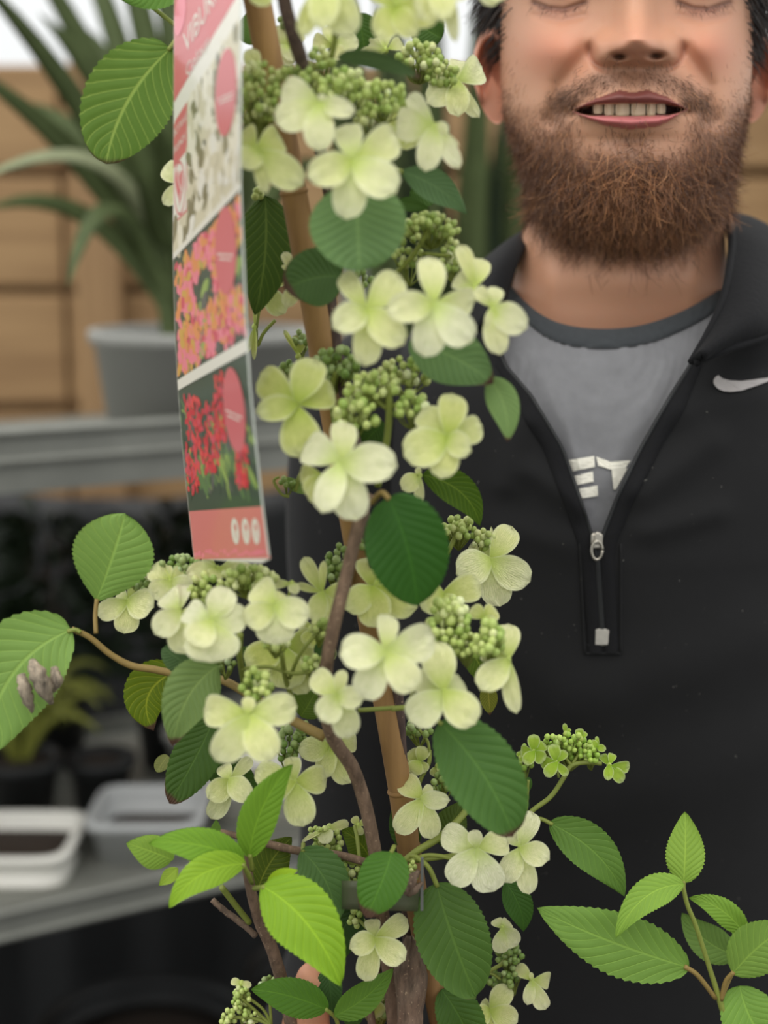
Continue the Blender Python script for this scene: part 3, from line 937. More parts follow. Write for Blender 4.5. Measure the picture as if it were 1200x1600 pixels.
strands('eyebrows', front * brow, 700, lambda x, y: .008 + 0 * x, .0003, mflow, [(48, 36, 30)], .15, .04)
lb = np.exp(-(pdist(PX, PY, [(834, 5), (856, 14), (881, 16), (914, 5)]) / 3) ** 2) + np.exp(-(pdist(PX, PY, [(1060, 5), (1082, 14), (1107, 16), (1140, 5)]) / 3) ** 2)
strands('eyelashes', front * lb, 150, lambda x, y: .006 + 0 * x, .00022, down, [(40, 30, 28)], .5, .05)

# ---- clothing
TY = 0.985
trow = np.concatenate([np.linspace(425, 560, 36), np.linspace(560, 900, 70)[1:], np.linspace(900, 1900, 60)[1:]])
tl = interp(trow, [(425, 806), (445, 772), (470, 730), (500, 690), (540, 640), (600, 600), (700, 590), (900, 590), (1300, 615), (1900, 640)])
tr = interp(trow, [(425, 1148), (445, 1185), (470, 1235), (500, 1290), (540, 1350), (600, 1385), (700, 1395), (900, 1385), (1300, 1350), (1900, 1330)])
tf = interp(trow, [(425, .935), (460, .912), (500, .893), (560, .872), (640, .855), (760, .846), (900, .842), (1100, .848), (1400, .862), (1900, .872)])
tl, tr, tf = smooth1(tl, 5), smooth1(tr, 5), smooth1(tf, 6)
vl = interp(trow, [(425, 806), (445, 790), (470, 778), (520, 776), (570, 790), (620, 832), (700, 880), (780, 908), (846, 929), (870, 933), (1005, 942), (1900, 950)])
vr = interp(trow, [(425, 1146), (445, 1140), (470, 1130), (520, 1106), (570, 1078), (620, 1046), (700, 1000), (780, 962), (846, 937), (870, 933), (1005, 942), (1900, 950)])
tz = np.array([P(940, py, f_).z for py, f_ in zip(trow, tf)])
def tfront(i, px):
    """torso front surface at row i and pixel column px -> world point"""
    a, b = tl[i], tr[i]; xm = (a + b) / 2; hw = (b - a) / 2
    k = np.clip(abs((px - xm) / hw), 0, 1)
    Yq = TY - (TY - tf[i]) * (1 - k ** 2.5) ** (1 / 2.5)
    return np.array(((px - 600) / F * depth(Yq, tz[i]), Yq, tz[i]))
def wr(px, py):
    """cloth folds, in metres towards the camera"""
    q = 0.0
    for (x0, y0, x1, y1, wd_, h) in ((1000, 770, 1110, 690, 26, .005), (1010, 830, 1120, 800, 22, .004), (905, 790, 830, 740, 22, .004), (890, 850, 780, 830, 26, .003), (1060, 640, 1180, 610, 30, .004), (960, 1080, 1180, 1010, 60, .006), (760, 1000, 880, 1100, 60, .006), (820, 660, 790, 760, 22, .004), (900, 1250, 1200, 1180, 70, .006)):
        d_ = float(pdist(np.array([px]), np.array([py]), [(x0, y0), (x1, y1)])[0])
        q += h * math.exp(-(d_ / wd_) ** 2)
    return q
nfc, nbc = 46, 40
tv = []
for i in range(len(trow)):
    row = []
    s_ = np.sin(np.linspace(0, np.pi / 2, nfc))
    for q in s_:
        px = vl[i] + (tl[i] - vl[i]) * q
        p_ = tfront(i, px); p_[1] -= wr(px, trow[i]); row.append(p_)
    a_ = row[-1]
    pr_ = tfront(i, tr[i])
    xm = (a_[0] + pr_[0]) / 2; hw = (pr_[0] - a_[0]) / 2
    for w_ in np.linspace(np.pi, 0, nbc + 2)[1:-1]:
        row.append(np.array((xm + hw * math.copysign(abs(math.cos(w_)) ** .8, math.cos(w_)), TY + .125 * min(1, .35 + i / 40) * math.sin(w_) ** .8, tz[i])))
    for q in s_[::-1]:
        px = vr[i] + (tr[i] - vr[i]) * q
        p_ = tfront(i, px); p_[1] -= wr(px, trow[i]); row.append(p_)
    tv += row
ncol = 2 * nfc + nbc
jf = [f[::-1] for f in grid_faces(len(trow), ncol)]
jm = MB(); jm.add(tv, jf)
# the man's right sleeve comes forward to the stem; the left hangs out of frame
def sleeve(ch):
    v, f = skinmesh('sleeve', [ch]); jm.add(v, f)
sleeve([(P(690, 590, .985), .062), (P(600, 640, .985), .070), (P(585, 780, .985), .066), (P(585, 960, .98), .060), (P(590, 1200, .98), .055), (P(575, 1420, .985), .052), (P(540, 1560, .97), .050), (P(460, 1720, .90), .044), (P(425, 1840, .835), .038), (P(415, 1880, .82), .036)])
sleeve([(P(1290, 600, .985), .062), (P(1395, 640, .99), .070), (P(1430, 800, .995), .066), (P(1440, 1100, .99), .058), (P(1425, 1450, .97), .05), (P(1400, 1750, .94), .044)])
jac = jm.build('fleece_top', M['jacket'], man)
bmj = bmesh.new(); bmj.from_mesh(jac.data); bmesh.ops.remove_doubles(bmj, verts=bmj.verts, dist=2e-5); bmj.to_mesh(jac.data); bmj.free()

def jrow(py):
    return int(np.argmin(np.abs(trow - py)))
def onjac(px, py, off=0.0):
    i = jrow(py); p_ = tfront(i, px)
    p2 = P(px, py, p_[1] - wr(px, py) - off)
    return np.array(p2)
# stand collar, unzipped and folded open
def band(name, A, B, roll, mat, n=6, m=10):
    a = catmull([P(*q) for q in A], n); b = catmull([P(*q) for q in B], n)
    v = []
    for p, q in zip(a, b):
        for k in range(m):
            t = k / (m - 1)
            bul = roll * math.sin(math.pi * t)
            mid = p * (1 - t) + q * t
            v.append(mid + np.array((0, -bul, bul * .35)))
    o = mk(name, v, grid_faces(len(a), m), mat, man)
    so = o.modifiers.new('thick', 'SOLIDIFY'); so.thickness = .004; so.offset = 0
    return o
band('collar', [(1083, 566, .838), (1106, 524, .850), (1128, 470, .868), (1135, 410, .895), (1136, 365, .930), (1118, 340, .985), (1060, 330, 1.035), (975, 328, 1.05), (890, 335, 1.03), (838, 360, .985), (818, 392, .94), (800, 430, .91), (780, 490, .885)],
               [(1092, 562, .832), (1150, 536, .846), (1210, 516, .866), (1240, 470, .91), (1236, 410, .955), (1205, 365, 1.00), (1090, 360, 1.075), (975, 370, 1.095), (870, 372, 1.07), (790, 392, 1.0), (752, 415, .955), (735, 455, .915), (748, 520, .885)], .012, M['jacket_trim'])
cb_ = MB()
tube(cb_, [P(1086, 568, .832), P(1130, 548, .838), P(1180, 532, .852), P(1230, 516, .87)], .0022, 8, 6)
tube(cb_, [P(1080, 566, .834), P(1104, 524, .846), P(1129, 470, .864), P(1141, 410, .891), P(1144, 365, .927), P(1130, 336, .985)], .0022, 8, 6)
tag(cb_.build('collar_piping', M['jacket_trim'], man))
# zip tapes along both edges of the opening
for edge_, sg in ((vl, -1), (vr, 1)):
    v = []
    idx_ = [i for i in range(len(trow)) if 548 <= trow[i] <= 1022]
    for i in idx_:
        wdt = np.interp(trow[i], [560, 640, 860, 1022], [16, 34, 26, 24])
        for k in range(9):
            t = k / 8
            px = edge_[i] + sg * wdt * t
            p_ = onjac(px, trow[i]); v.append(p_ + np.array((0, -.0022 * math.sin(math.pi * t) ** .6 - .0008, 0)))
    mk('zip_placket', v, grid_faces(len(idx_), 9), M['jacket_trim'], man)
    zb_ = MB(); tube(zb_, [onjac(edge_[i] + sg * 1.5, trow[i], .0014) for i in idx_[::3]], .0013, 6, 3)
    zb_.build('zip_teeth', M['blackpot'], man)
sb_ = MB()
for x0, y0, x1, y1 in ((906, 850, 914, 1021), (970, 850, 970, 1021), (914, 1021, 970, 1021), (918, 1008, 966, 1008)):
    tube(sb_, [onjac(x0 + (x1 - x0) * t, y0 + (y1 - y0) * t, .0012) for t in np.linspace(0, 1, 8)], .0007, 5, 2)
tag(sb_.build('stitching', M['jacket'], man), kind='stuff')
tb_ = MB(); c0 = onjac(942, 995, .002)
box(tb_, (c0[0] - .0043, c0[1] - .0012, c0[2] - .0050), (c0[0] + .0043, c0[1] + .0010, c0[2] + .0050), bev=.0008)
tb_.build('zip_end_tab', M['tab'], man, smooth=False)
zb_ = MB(); c0 = onjac(932, 846, .004)
box(zb_, (c0[0] - .0032, c0[1] - .0015, c0[2] - .0042), (c0[0] + .0032, c0[1] + .0022, c0[2] + .0048), bev=.0011)
box(zb_, (c0[0] - .0013, c0[1] - .0034, c0[2] - .0012), (c0[0] + .0013, c0[1] - .0012, c0[2] + .0058), bev=.0008)
tag(zb_.build('zip_slider', M['zip'], man, smooth=False), 'small silver zip slider')
pl_ = MB()
ring = [np.array((c0[0] + .0030 * math.cos(w_), c0[1] - .0030, c0[2] - .0045 + .0052 * math.sin(w_))) for w_ in np.linspace(0, 2 * math.pi, 15)]
tube(pl_, ring, .0009, 6, 2); pl_.build('zip_pull', M['zip'], man)

# grey t-shirt front inside the opening
xs = np.linspace(752, 1165, 90)
yn = interp(xs, [(750, 415), (795, 447), (830, 492), (880, 515), (940, 521), (1000, 516), (1060, 496), (1110, 468), (1140, 446), (1170, 425)])
yn = smooth1(smooth1(yn, 5), 4)
def shp(px, py):
    i = jrow(py); p_ = tfront(i, float(px))
    f_ = .0025 * math.exp(-(float(pdist(np.array([px]), np.array([py]), [(840, 560), (900, 720)])[0]) / 16) ** 2) + .002 * math.exp(-(float(pdist(np.array([px]), np.array([py]), [(1040, 580), (940, 760)])[0]) / 18) ** 2) + .002 * math.exp(-(float(pdist(np.array([px]), np.array([py]), [(880, 600), (915, 790)])[0]) / 12) ** 2)
    yy = np.interp(py, [430, 520, 900], [.003, .009, .010])
    return np.array(P(px, py, p_[1] + yy - f_))
v = []
nrow = 44
for i in range(nrow):
    for x, y0 in zip(xs, yn):
        v.append(shp(x, y0 + (880 - y0) * i / (nrow - 1)))
sh = mk('t_shirt', v, [f[::-1] for f in grid_faces(nrow, len(xs))], M['shirt'], man)
so = sh.modifiers.new('thick', 'SOLIDIFY'); so.thickness = .0015; so.offset = -1
v = []
for x, y0 in zip(xs, yn):
    for k in range(8):
        t = k / 7
        p_ = shp(x, y0 - 10 + 30 * t + 4); v.append(p_ + np.array((0, -.0022 * math.sin(math.pi * t) ** .5 - .0014, 0)))
nb_rib = mk('neck_rib', v, grid_faces(len(xs), 8), M['shirt_rib'], man); tag(nb_rib, 'dark grey ribbed neckband')
# lettering on the t-shirt and the mark on the fleece
def decal(name, polys, fn, mat, parent, label=None, off=.0012, sub=6):
    mb = MB()
    for poly in polys:
        q = np.array(poly, dtype=float)
        if len(q) == 4:
            vv = []
            for i in range(sub):
                for j in range(sub):
                    a, b = i / (sub - 1), j / (sub - 1)
                    s = (q[0] * (1 - b) + q[1] * b) * (1 - a) + (q[3] * (1 - b) + q[2] * b) * a
                    vv.append(fn(s[0], s[1]) + np.array((0, -off, 0)))
            mb.add(vv, grid_faces(sub, sub))
        else:
            mb.add([fn(a, b) + np.array((0, -off, 0)) for a, b in q], [tuple(range(len(q)))])
    o = mb.build(name, mat, parent, smooth=False); tag(o, label)
    return o
decal('printed_letter', [[(884, 719), (928, 712), (929, 729), (890, 737)], [(894, 744), (926, 736), (927, 752), (898, 758)], [(900, 764), (933, 758), (934, 774), (903, 779)]], shp, M['print'], man, 'white letter E on the t-shirt')
decal('printed_letter', [[(931, 713), (953, 721), (957, 734), (934, 727)], [(953, 721), (985, 719), (975, 733), (955, 734)], [(955, 733), (980, 731), (962, 764), (958, 764)]], shp, M['print'], man, 'white letter T on the t-shirt')
sw = [(1114, 597), (1116, 602), (1121, 607), (1130, 611), (1142, 612), (1158, 610), (1176, 604), (1196, 597), (1214, 589)]
swt = [(1114, 597), (1115, 592), (1118, 588), (1122, 586), (1128, 591), (1140, 594), (1158, 595), (1178, 592.5), (1214, 588)]
polys = [[swt[i], swt[i + 1], sw[i + 1], sw[i]] for i in range(len(sw) - 1)]
decal('printed_mark', polys, lambda a, b: onjac(a, b, .001), M['swoosh'], man, 'silver curved tick mark on the chest', sub=3)

# trousers and shoes (below the frame)
wb2 = tv[-ncol:]
lx0 = np.mean([q[0] for q in wb2]); zt0 = tz[-1]
tm = MB()
vv, ff = skinmesh('trousers', [[((lx0, 1.0, zt0 + .08), .135), ((lx0, 1.0, zt0 - .02), .13)] + [((lx0 - .10, 1.0, zt0 - .12), .095), ((lx0 - .11, .99, .50), .068), ((lx0 - .115, 1.02, .07), .055)],
                               [((lx0, 1.0, zt0 - .02), .13), ((lx0 + .10, 1.0, zt0 - .12), .095), ((lx0 + .11, .99, .50), .068), ((lx0 + .115, 1.02, .07), .055)]])
tm.add(vv, ff); tm.build('trousers', M['jacket_trim'], man)
for s_ in (-1, 1):
    sm_ = MB(); x_ = lx0 + .115 * s_
    vv, ff = skinmesh('shoe', [[((x_, 1.07, .045), .042), ((x_, 1.0, .045), .046), ((x_ + .01 * s_, .90, .038), .038), ((x_ + .012 * s_, .84, .030), .029)]])
    vv = [(q[0], q[1], max(q[2], 0.0)) for q in vv]
    sm_.add(vv, ff); sm_.build('shoe', M['blackpot'], man)
# ------------------------------------------------------------------ the flowering shrub
plant = empty('viburnum', P(690, 1750, .74), 'tall flowering shrub with cream-green lacecap blossom tied to a bamboo cane, filling the foreground', 'plant')

# petal shapes shared by all flowers
def petal_mesh(k):
    r = random.Random(k)
    nu, nv = 16, 11
    v, uv = [], []
    mx = r.uniform(.56, .68); cup = r.uniform(.05, .14); rec = r.uniform(.03, .13); notch = r.choice((0, 0, .03, .05)); tw = r.uniform(-.12, .12)
    for i in range(nu):
        u = i / (nu - 1)
        if u < mx: w = .10 + .90 * math.sin(math.pi / 2 * (u / mx)) ** 1.0
        else: w = math.sqrt(max(0.0, 1 - ((u - mx) / (1.0 - mx)) ** 2.3))
        for j in range(nv):
            s = j / (nv - 1) * 2 - 1
            x = s * w * .5
            y = u * (1 - notch * math.exp(-(s * 2.2) ** 2) * u ** 6) if notch else u
            z = .10 * math.sin(math.pi * u * .9) - rec * u ** 3 + cup * (s * w) ** 2 * .6 + tw * s * w * u * .5
            z += .022 * math.sin(8 * u + 5 * s + k) * u + .016 * math.sin(s * 9 + k) * u * u - .03 * max(0, u - .75) * 4 * r.uniform(.2, 1)
            v.append((x, y, z)); uv.append((u, s))
    f = grid_faces(nu, nv)
    me = bpy.data.meshes.new('petal')
    me.from_pydata(v, [], f)
    lay = me.uv_layers.new(name='UVMap')
    for lp in me.loops: lay.data[lp.index].uv = uv[lp.vertex_index]
    me.polygons.foreach_set('use_smooth', [True] * len(f))
    me.materials.append(M['petal']); me.update()
    return me
PET = [petal_mesh(k) for k in range(9)]
eye = MB(); lathe(eye, (0, 0, 0), [(.0004, -.0016), (.0013, -.0012), (.0015, 0), (.0009, .0012), (.0003, .0016)], 8)

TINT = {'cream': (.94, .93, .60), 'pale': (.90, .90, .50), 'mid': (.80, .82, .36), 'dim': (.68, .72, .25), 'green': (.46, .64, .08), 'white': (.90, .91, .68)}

def flower(cx, cy, Y, tips, tint='pale', Rn=None, stalk=None, wd=None):
    c = P(cx, cy, Y)
    o = mk('flower', [], [], None, plant)
    me = o.data
    mb = MB(); lathe(mb, (0, 0, 0), [(.0004, -.0016), (.0013, -.0012), (.0015, 0), (.0009, .0012), (.0003, .0016)], 8)
    st = np.array(stalk if stalk is not None else P(cx + R.uniform(-6, 6), cy + 22, Y + .022)) - np.array(c)
    tube(mb, [(0, 0, 0), st * .5 + np.array((0, .003, .001)), st], .0007, 6, 4)
    me.from_pydata(mb.v, [], mb.f); me.materials.append(M['calyx'])
    me.polygons.foreach_set('use_smooth', [True] * len(me.polygons)); me.update()
    o.location = c - plant.location
    ls = [math.hypot(t[0] - cx, t[1] - cy) for t in tips]
    big = max(ls)
    Rp = Rn or big * 1.06
    wdef = wd or Rp * .74
    tc_ = TINT[tint] if isinstance(tint, str) else tint
    for i, t in enumerate(tips):
        l = ls[i]; small = len(t) > 2 and t[2] < .45 * wdef
        w = t[2] if len(t) > 2 else wdef
        Rt = max(l, min(Rp, l * 1.9)) if not small else l * 1.15
        dzp = math.sqrt(max(Rt * Rt - l * l, 0)) * .75
        sgn = 1 if t[1] < cy + 4 else -1
        k = Y / F
        tip = P(t[0], t[1], Y + sgn * dzp * k - .0007 * (i % 3))
        ax = tip - c; ln = ax.length; ax.normalize()
        view = (Vector((0, 0, CZ)) - c).normalized()
        nr_ = (view - ax * view.dot(ax)).normalized()
        sd = ax.cross(nr_).normalized()
        tilt = R.uniform(-.22, .22)
        nr2 = (nr_ * math.cos(tilt) + sd * math.sin(tilt)).normalized(); sd2 = ax.cross(nr2).normalized()
        wm = w * k * 1.04
        zs = ln * .85
        mt = Matrix(((sd2.x * wm, ax.x * ln, nr2.x * zs), (sd2.y * wm, ax.y * ln, nr2.y * zs), (sd2.z * wm, ax.z * ln, nr2.z * zs))).to_4x4()
        mt.translation = nr_ * (.0005 * ((i * 2) % 5))
        p = bpy.data.objects.new('petal', R.choice(PET))
        scene.collection.objects.link(p)
        p.parent = o
        p.matrix_local = mt
        q = R.uniform(.93, 1.05)
        p.color = (min(1, tc_[0] * q), min(1, tc_[1] * q), tc_[2] * q * R.uniform(.85, 1.1), 1)
    return o

N_, Mi, Bk = .640, .672, .722
FL = [
 # top of the frame
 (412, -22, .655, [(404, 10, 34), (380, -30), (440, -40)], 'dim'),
 (508, -28, .640, [(470, 57, 30), (505, 46, 46), (552, 58, 54), (462, -50), (560, -70)], 'mid'),
 (618, 12, .650, [(588, 56, 44), (648, 58, 36), (690, 24, 46), (585, -32, 44), (640, -45)], 'mid'),
 (694, -26, .640, [(655, 26, 46), (690, 30, 40), (712, 66, 22), (738, -10, 40), (690, -80)], 'pale'),
 (772, -22, .66, [(757, 7, 30), (790, 0, 30), (800, -40)], 'pale'),
 (713, 127, .745, [(667, 118, 36), (668, 160, 40), (716, 184, 36), (748, 184, 22), (752, 104, 44), (722, 93, 36)], 'pale'),
 (500, 163, .645, [(438, 134, 46), (430, 192, 50), (497, 238, 46), (553, 174, 30), (504, 148, 12)], 'cream'),
 (552, 252, .635, [(540, 192, 44), (622, 212, 54), (620, 302, 58), (542, 343, 52), (478, 276, 50)], 'pale'),
 (400, 236, .655, [(442, 214, 44), (472, 290, 50), (417, 306, 20), (376, 204, 40), (376, 262, 40)], 'mid'),
 (678, 197, .665, [(638, 146, 26), (619, 192, 50), (665, 270, 38), (717, 263, 26), (704, 205, 20), (716, 228, 14)], 'cream'),
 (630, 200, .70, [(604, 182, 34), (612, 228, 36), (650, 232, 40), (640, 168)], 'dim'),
 (450, 72, .735, [(432, 40, 28), (437, 100, 34), (466, 52, 26), (462, 96, 26)], 'pale'),
 (520, 72, .735, [(488, 62, 24), (560, 62, 28), (516, 44, 24), (536, 92, 24)], 'pale'),
 (602, 78, .74, [(588, 50, 18), (577, 70, 22), (626, 68, 20), (602, 48, 20), (560, 84, 18)], 'pale'),
 (395, 120, .69, [(393, 74, 26), (412, 128, 20)], 'mid'),
 (288, 286, .742, [(255, 258, 32), (255, 320, 24), (300, 250), (312, 300)], 'pale'),
 # second tier
 (572, 484, .640, [(533, 424, 34), (626, 430, 50), (632, 540, 50), (572, 572, 46), (520, 512, 46)], 'pale'),
 (678, 474, .635, [(670, 398, 44), (740, 470, 46), (738, 536, 54), (663, 558, 54), (602, 486, 48)], 'cream'),
 (742, 450, .665, [(718, 382, 26), (754, 404, 30), (714, 436, 32), (736, 470, 30)], 'pale'),
 (770, 480, .655, [(775, 448, 26), (822, 514, 46), (781, 556, 38), (744, 448, 22), (764, 520, 22)], 'cream'),
 (412, 448, .75, [(430, 404, 24), (450, 434, 18), (446, 492, 34)], 'dim'),
 (398, 510, .75, [(386, 552, 9), (397, 563, 9), (398, 486, 6)], 'dim'),
 (468, 436, .72, [(442, 392, 18), (446, 480, 24), (450, 414, 22), (490, 400)], 'pale'),
 (466, 556, .735, [(468, 522, 24), (444, 516, 8)], 'dim'),
 # third tier
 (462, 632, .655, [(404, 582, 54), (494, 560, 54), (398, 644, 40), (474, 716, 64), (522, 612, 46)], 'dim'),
 (534, 722, .630, [(538, 658, 42), (478, 696, 56), (622, 728, 62), (556, 814, 58), (502, 802, 46)], 'cream'),
 (506, 744, .655, [(478, 772, 34), (470, 740, 30), (492, 790, 36)], 'mid'),
 (700, 684, .650, [(656, 640, 46), (708, 614, 46), (630, 712, 62), (688, 748, 46), (738, 706, 40), (756, 664, 44)], 'mid'),
 (655, 742, .71, [(628, 764, 30), (656, 788, 16), (652, 730, 10)], 'pale'),
 (766, 875, .735, [(740, 842, 38), (801, 823, 42), (829, 910, 52), (781, 948, 50), (713, 897, 56), (768, 822, 7)], 'pale'),
 (690, 930, .70, [(752, 914, 46), (700, 960, 44), (650, 940)], 'mid'),
 (582, 918, .69, [(576, 868, 46), (540, 952, 44), (590, 982, 56), (652, 950, 54), (640, 890)], 'mid'),
 (504, 926, .69, [(474, 870, 24), (506, 876, 13), (465, 914, 13), (530, 928, 38), (488, 970, 34), (514, 974, 34)], 'mid'),
 (456, 912, .68, [(420, 914, 17), (464, 930, 18)], 'pale'),
 (498, 986, .71, [(478, 1010, 34), (520, 1010, 30), (470, 980, 30), (516, 1036, 30)], 'dim'),
 # left tier
 (200, 939, .725, [(229, 900, 30), (187, 927, 20), (152, 962, 34), (195, 990, 40), (242, 950, 50)], 'pale'),
 (266, 908, .71, [(235, 886, 36), (287, 890, 24), (240, 936, 44), (300, 922, 38), (262, 886, 14)], 'pale'),
 (340, 888, .70, [(292, 896, 32), (318, 874, 24), (375, 882, 26), (331, 908, 26), (402, 892, 24)], 'pale'),
 (279, 955, .665, [(289, 912, 24), (260, 928, 40), (241, 992, 42), (290, 1022, 48), (316, 958, 36)], 'cream'),
 (329, 971, .640, [(358, 918, 46), (386, 962, 46), (332, 1036, 86), (288, 952, 42), (300, 1010, 50)], 'cream'),
 (431, 946, .650, [(398, 912, 50), (441, 928, 24), (485, 966, 50), (384, 974, 44), (430, 1008, 62)], 'pale'),
 (443, 1010, .70, [(386, 1040, 52), (452, 1078, 58), (488, 1006, 52), (480, 1084, 44), (420, 980, 46)], 'dim'),
 (387, 1116, .630, [(315, 1108, 52), (464, 1104, 52), (338, 1190, 56), (424, 1188, 56), (389, 1088, 22)], 'pale'),
 # centre
 (602, 1018, .630, [(606, 958, 36), (680, 996, 62), (528, 1022, 58), (566, 1092, 52), (648, 1080, 52)], 'cream'),
 (694, 1080, .645, [(680, 1002, 54), (724, 1066, 34), (744, 1132, 56), (640, 1128, 56), (652, 1060, 40)], 'pale'),
 (528, 1088, .645, [(488, 1050, 40), (536, 1046, 22), (498, 1128, 44), (546, 1154, 46), (572, 1092, 36)], 'pale'),
 (794, 1030, .665, [(794, 972, 38), (750, 1078, 46), (806, 1116, 28), (756, 1010, 40)], 'pale'),
 (756, 965, .68, [(776, 952, 30), (770, 980, 26), (736, 948, 26)], 'mid'),
 # below
 (360, 1219, .715, [(347, 1194, 26), (393, 1184, 22), (394, 1250, 38), (325, 1248, 38), (330, 1280, 34)], 'pale'),
 (460, 1222, .69, [(513, 1216, 46), (474, 1292, 50), (400, 1204, 42), (455, 1182, 28), (404, 1244, 40)], 'mid'),
 (516, 1166, .725, [(467, 1172, 40), (504, 1142, 18), (548, 1224, 40), (506, 1216, 34), (556, 1160, 30)], 'mid'),
 (661, 1247, .72, [(628, 1216, 38), (673, 1226, 16), (704, 1252, 30), (674, 1311, 36), (620, 1302, 40)], 'pale'),
 (745, 1325, .695, [(689, 1298, 46), (705, 1382, 48), (772, 1393, 54), (796, 1314, 44), (740, 1296, 24)], 'cream'),
 (813, 1325, .71, [(830, 1267, 38), (859, 1344, 40), (827, 1397, 34), (788, 1378, 38), (800, 1302, 28)], 'cream'),
 (585, 1467, .70, [(580, 1434, 26), (636, 1436, 36), (634, 1502, 42), (570, 1534, 38), (546, 1482, 38)], 'pale'),
 (655, 1190, .745, [(640, 1172, 26), (664, 1166, 24), (642, 1210, 28), (664, 1208, 22)], 'dim'),
 (684, 1196, .745, [(678, 1214, 18), (694, 1184, 18), (700, 1204, 18)], 'dim'),
 (785, 1450, .745, [(772, 1436, 20), (808, 1478, 34), (780, 1490, 28), (796, 1440, 22)], 'pale'),
 (831, 1531, .745, [(807, 1508, 22), (858, 1532, 28), (852, 1577, 28), (824, 1570, 20), (829, 1518, 8)], 'pale'),
 (766, 1578, .745, [(753, 1564, 18), (797, 1541, 36), (809, 1598, 42), (742, 1592, 34), (772, 1622, 40)], 'mid'),
 (378, 1536, .735, [(360, 1533, 13), (394, 1540, 12)], 'pale'),
 (462, 1542, .735, [(484, 1538, 14), (446, 1530, 14)], 'pale'),
 (508, 1296, .735, [(546, 1286, 16), (512, 1320, 26), (470, 1316, 8)], 'pale'),
 (560, 1290, .735, [(552, 1276, 14), (572, 1282, 12), (566, 1306, 12)], 'mid'),
 (576, 1560, .745, [(560, 1540, 24), (600, 1550, 24), (566, 1590, 28), (596, 1588, 28)], 'dim'),
 (480, 1596, .735, [(462, 1580, 20), (500, 1580, 20), (478, 1620, 26)], 'mid'),
 # young cluster on the right
 (834, 1175, .745, [(834, 1147, 20), (814, 1173, 20), (818, 1195, 20), (852, 1188, 22), (850, 1164, 18)], 'green'),
 (870, 1192, .742, [(863, 1162, 20), (844, 1190, 22), (851, 1214, 20), (887, 1212, 14), (884, 1174, 14)], 'green'),
 (952, 1196, .745, [(940, 1178, 14), (957, 1178, 14), (981, 1198, 20), (974, 1222, 20), (950, 1221, 16)], 'green'),
 (884, 1146, .750, [(882, 1130, 8), (890, 1140, 6)], 'green'),
 (908, 1154, .750, [(904, 1138, 14), (914, 1144, 12)], 'green'),
 (936, 1168, .750, [(932, 1150, 6), (922, 1158, 12), (950, 1172, 12)], 'green'),
 (814, 1184, .75, [(810, 1174, 10), (818, 1192, 12)], 'green'),
]
for a in FL:
    flower(*a)

# ---- bud clusters
ICO = []
def bud_shape():
    v = [(0, 0, -1)]
    for z, r in ((-.55, .82), (.15, .98), (.7, .62)):
        for j in range(7):
            w = 2 * math.pi * j / 7
            v.append((r * math.cos(w), r * math.sin(w), z))
    v.append((0, 0, 1))
    f = []
    for j in range(7): f.append((0, 1 + (j + 1) % 7, 1 + j))
    for k in range(2):
        for j in range(7):
            a, b = 1 + k * 7 + j, 1 + k * 7 + (j + 1) % 7
            f.append((a, b, b + 7, a + 7))
    for j in range(7): f.append((15 + j, 15 + (j + 1) % 7, 22))
    return np.array(v), f
BV, BF = bud_shape()
def buds(cx, cy, Y, rx, ry, n, rp, tint=(.30, .40, .10), hub=None, dome=.35):
    mb = MB()
    h = np.array(P(*(hub if hub else (cx, cy + ry * 1.5 + 10, Y + .012))))
    k = Y / F
    spots = []
    tries = 0
    while len(spots) < n and tries < 4000:
        tries += 1
        a, q = R.uniform(0, 2 * math.pi), math.sqrt(R.random())
        x, y = cx + rx * q * math.cos(a), cy + ry * q * math.sin(a)
        if dome: y += dome * ry * ((x - cx) / rx) ** 2
        if all((x - s[0]) ** 2 + (y - s[1]) ** 2 > (rp * 1.35) ** 2 for s in spots) or tries > 2500:
            spots.append((x, y))
    for x, y in spots:
        p = np.array(P(x, y, Y + R.uniform(-.006, .010)))
        r = rp * k * R.uniform(.75, 1.15)
        up_ = p - h; up_ = up_ / (np.linalg.norm(up_) + 1e-9); up_ = up_ + np.array((R.uniform(-.3, .3), R.uniform(-.5, .1), .5)); up_ /= np.linalg.norm(up_)
        s1 = np.cross(up_, (0.1, 1, 0.2)); s1 /= np.linalg.norm(s1); s2 = np.cross(up_, s1)
        mb.add([p + r * (s1 * q[0] + s2 * q[1] + up_ * q[2] * 1.22) for q in BV], BF, 0)
        if R.random() < .6:
            tube(mb, [p - up_ * r, (p + h) / 2 + np.array((0, .003, -.002)), h], .00045, 4, 3, 1)
    o = mb.build('bud_cluster', [M['bud'], M['stem_green']], plant)
    o.color = (*tint, 1)
    tag(o, kind='stuff')
yg, dg_, lg, br = (.44, .49, .18), (.25, .33, .11), (.53, .60, .22), (.42, .56, .12)
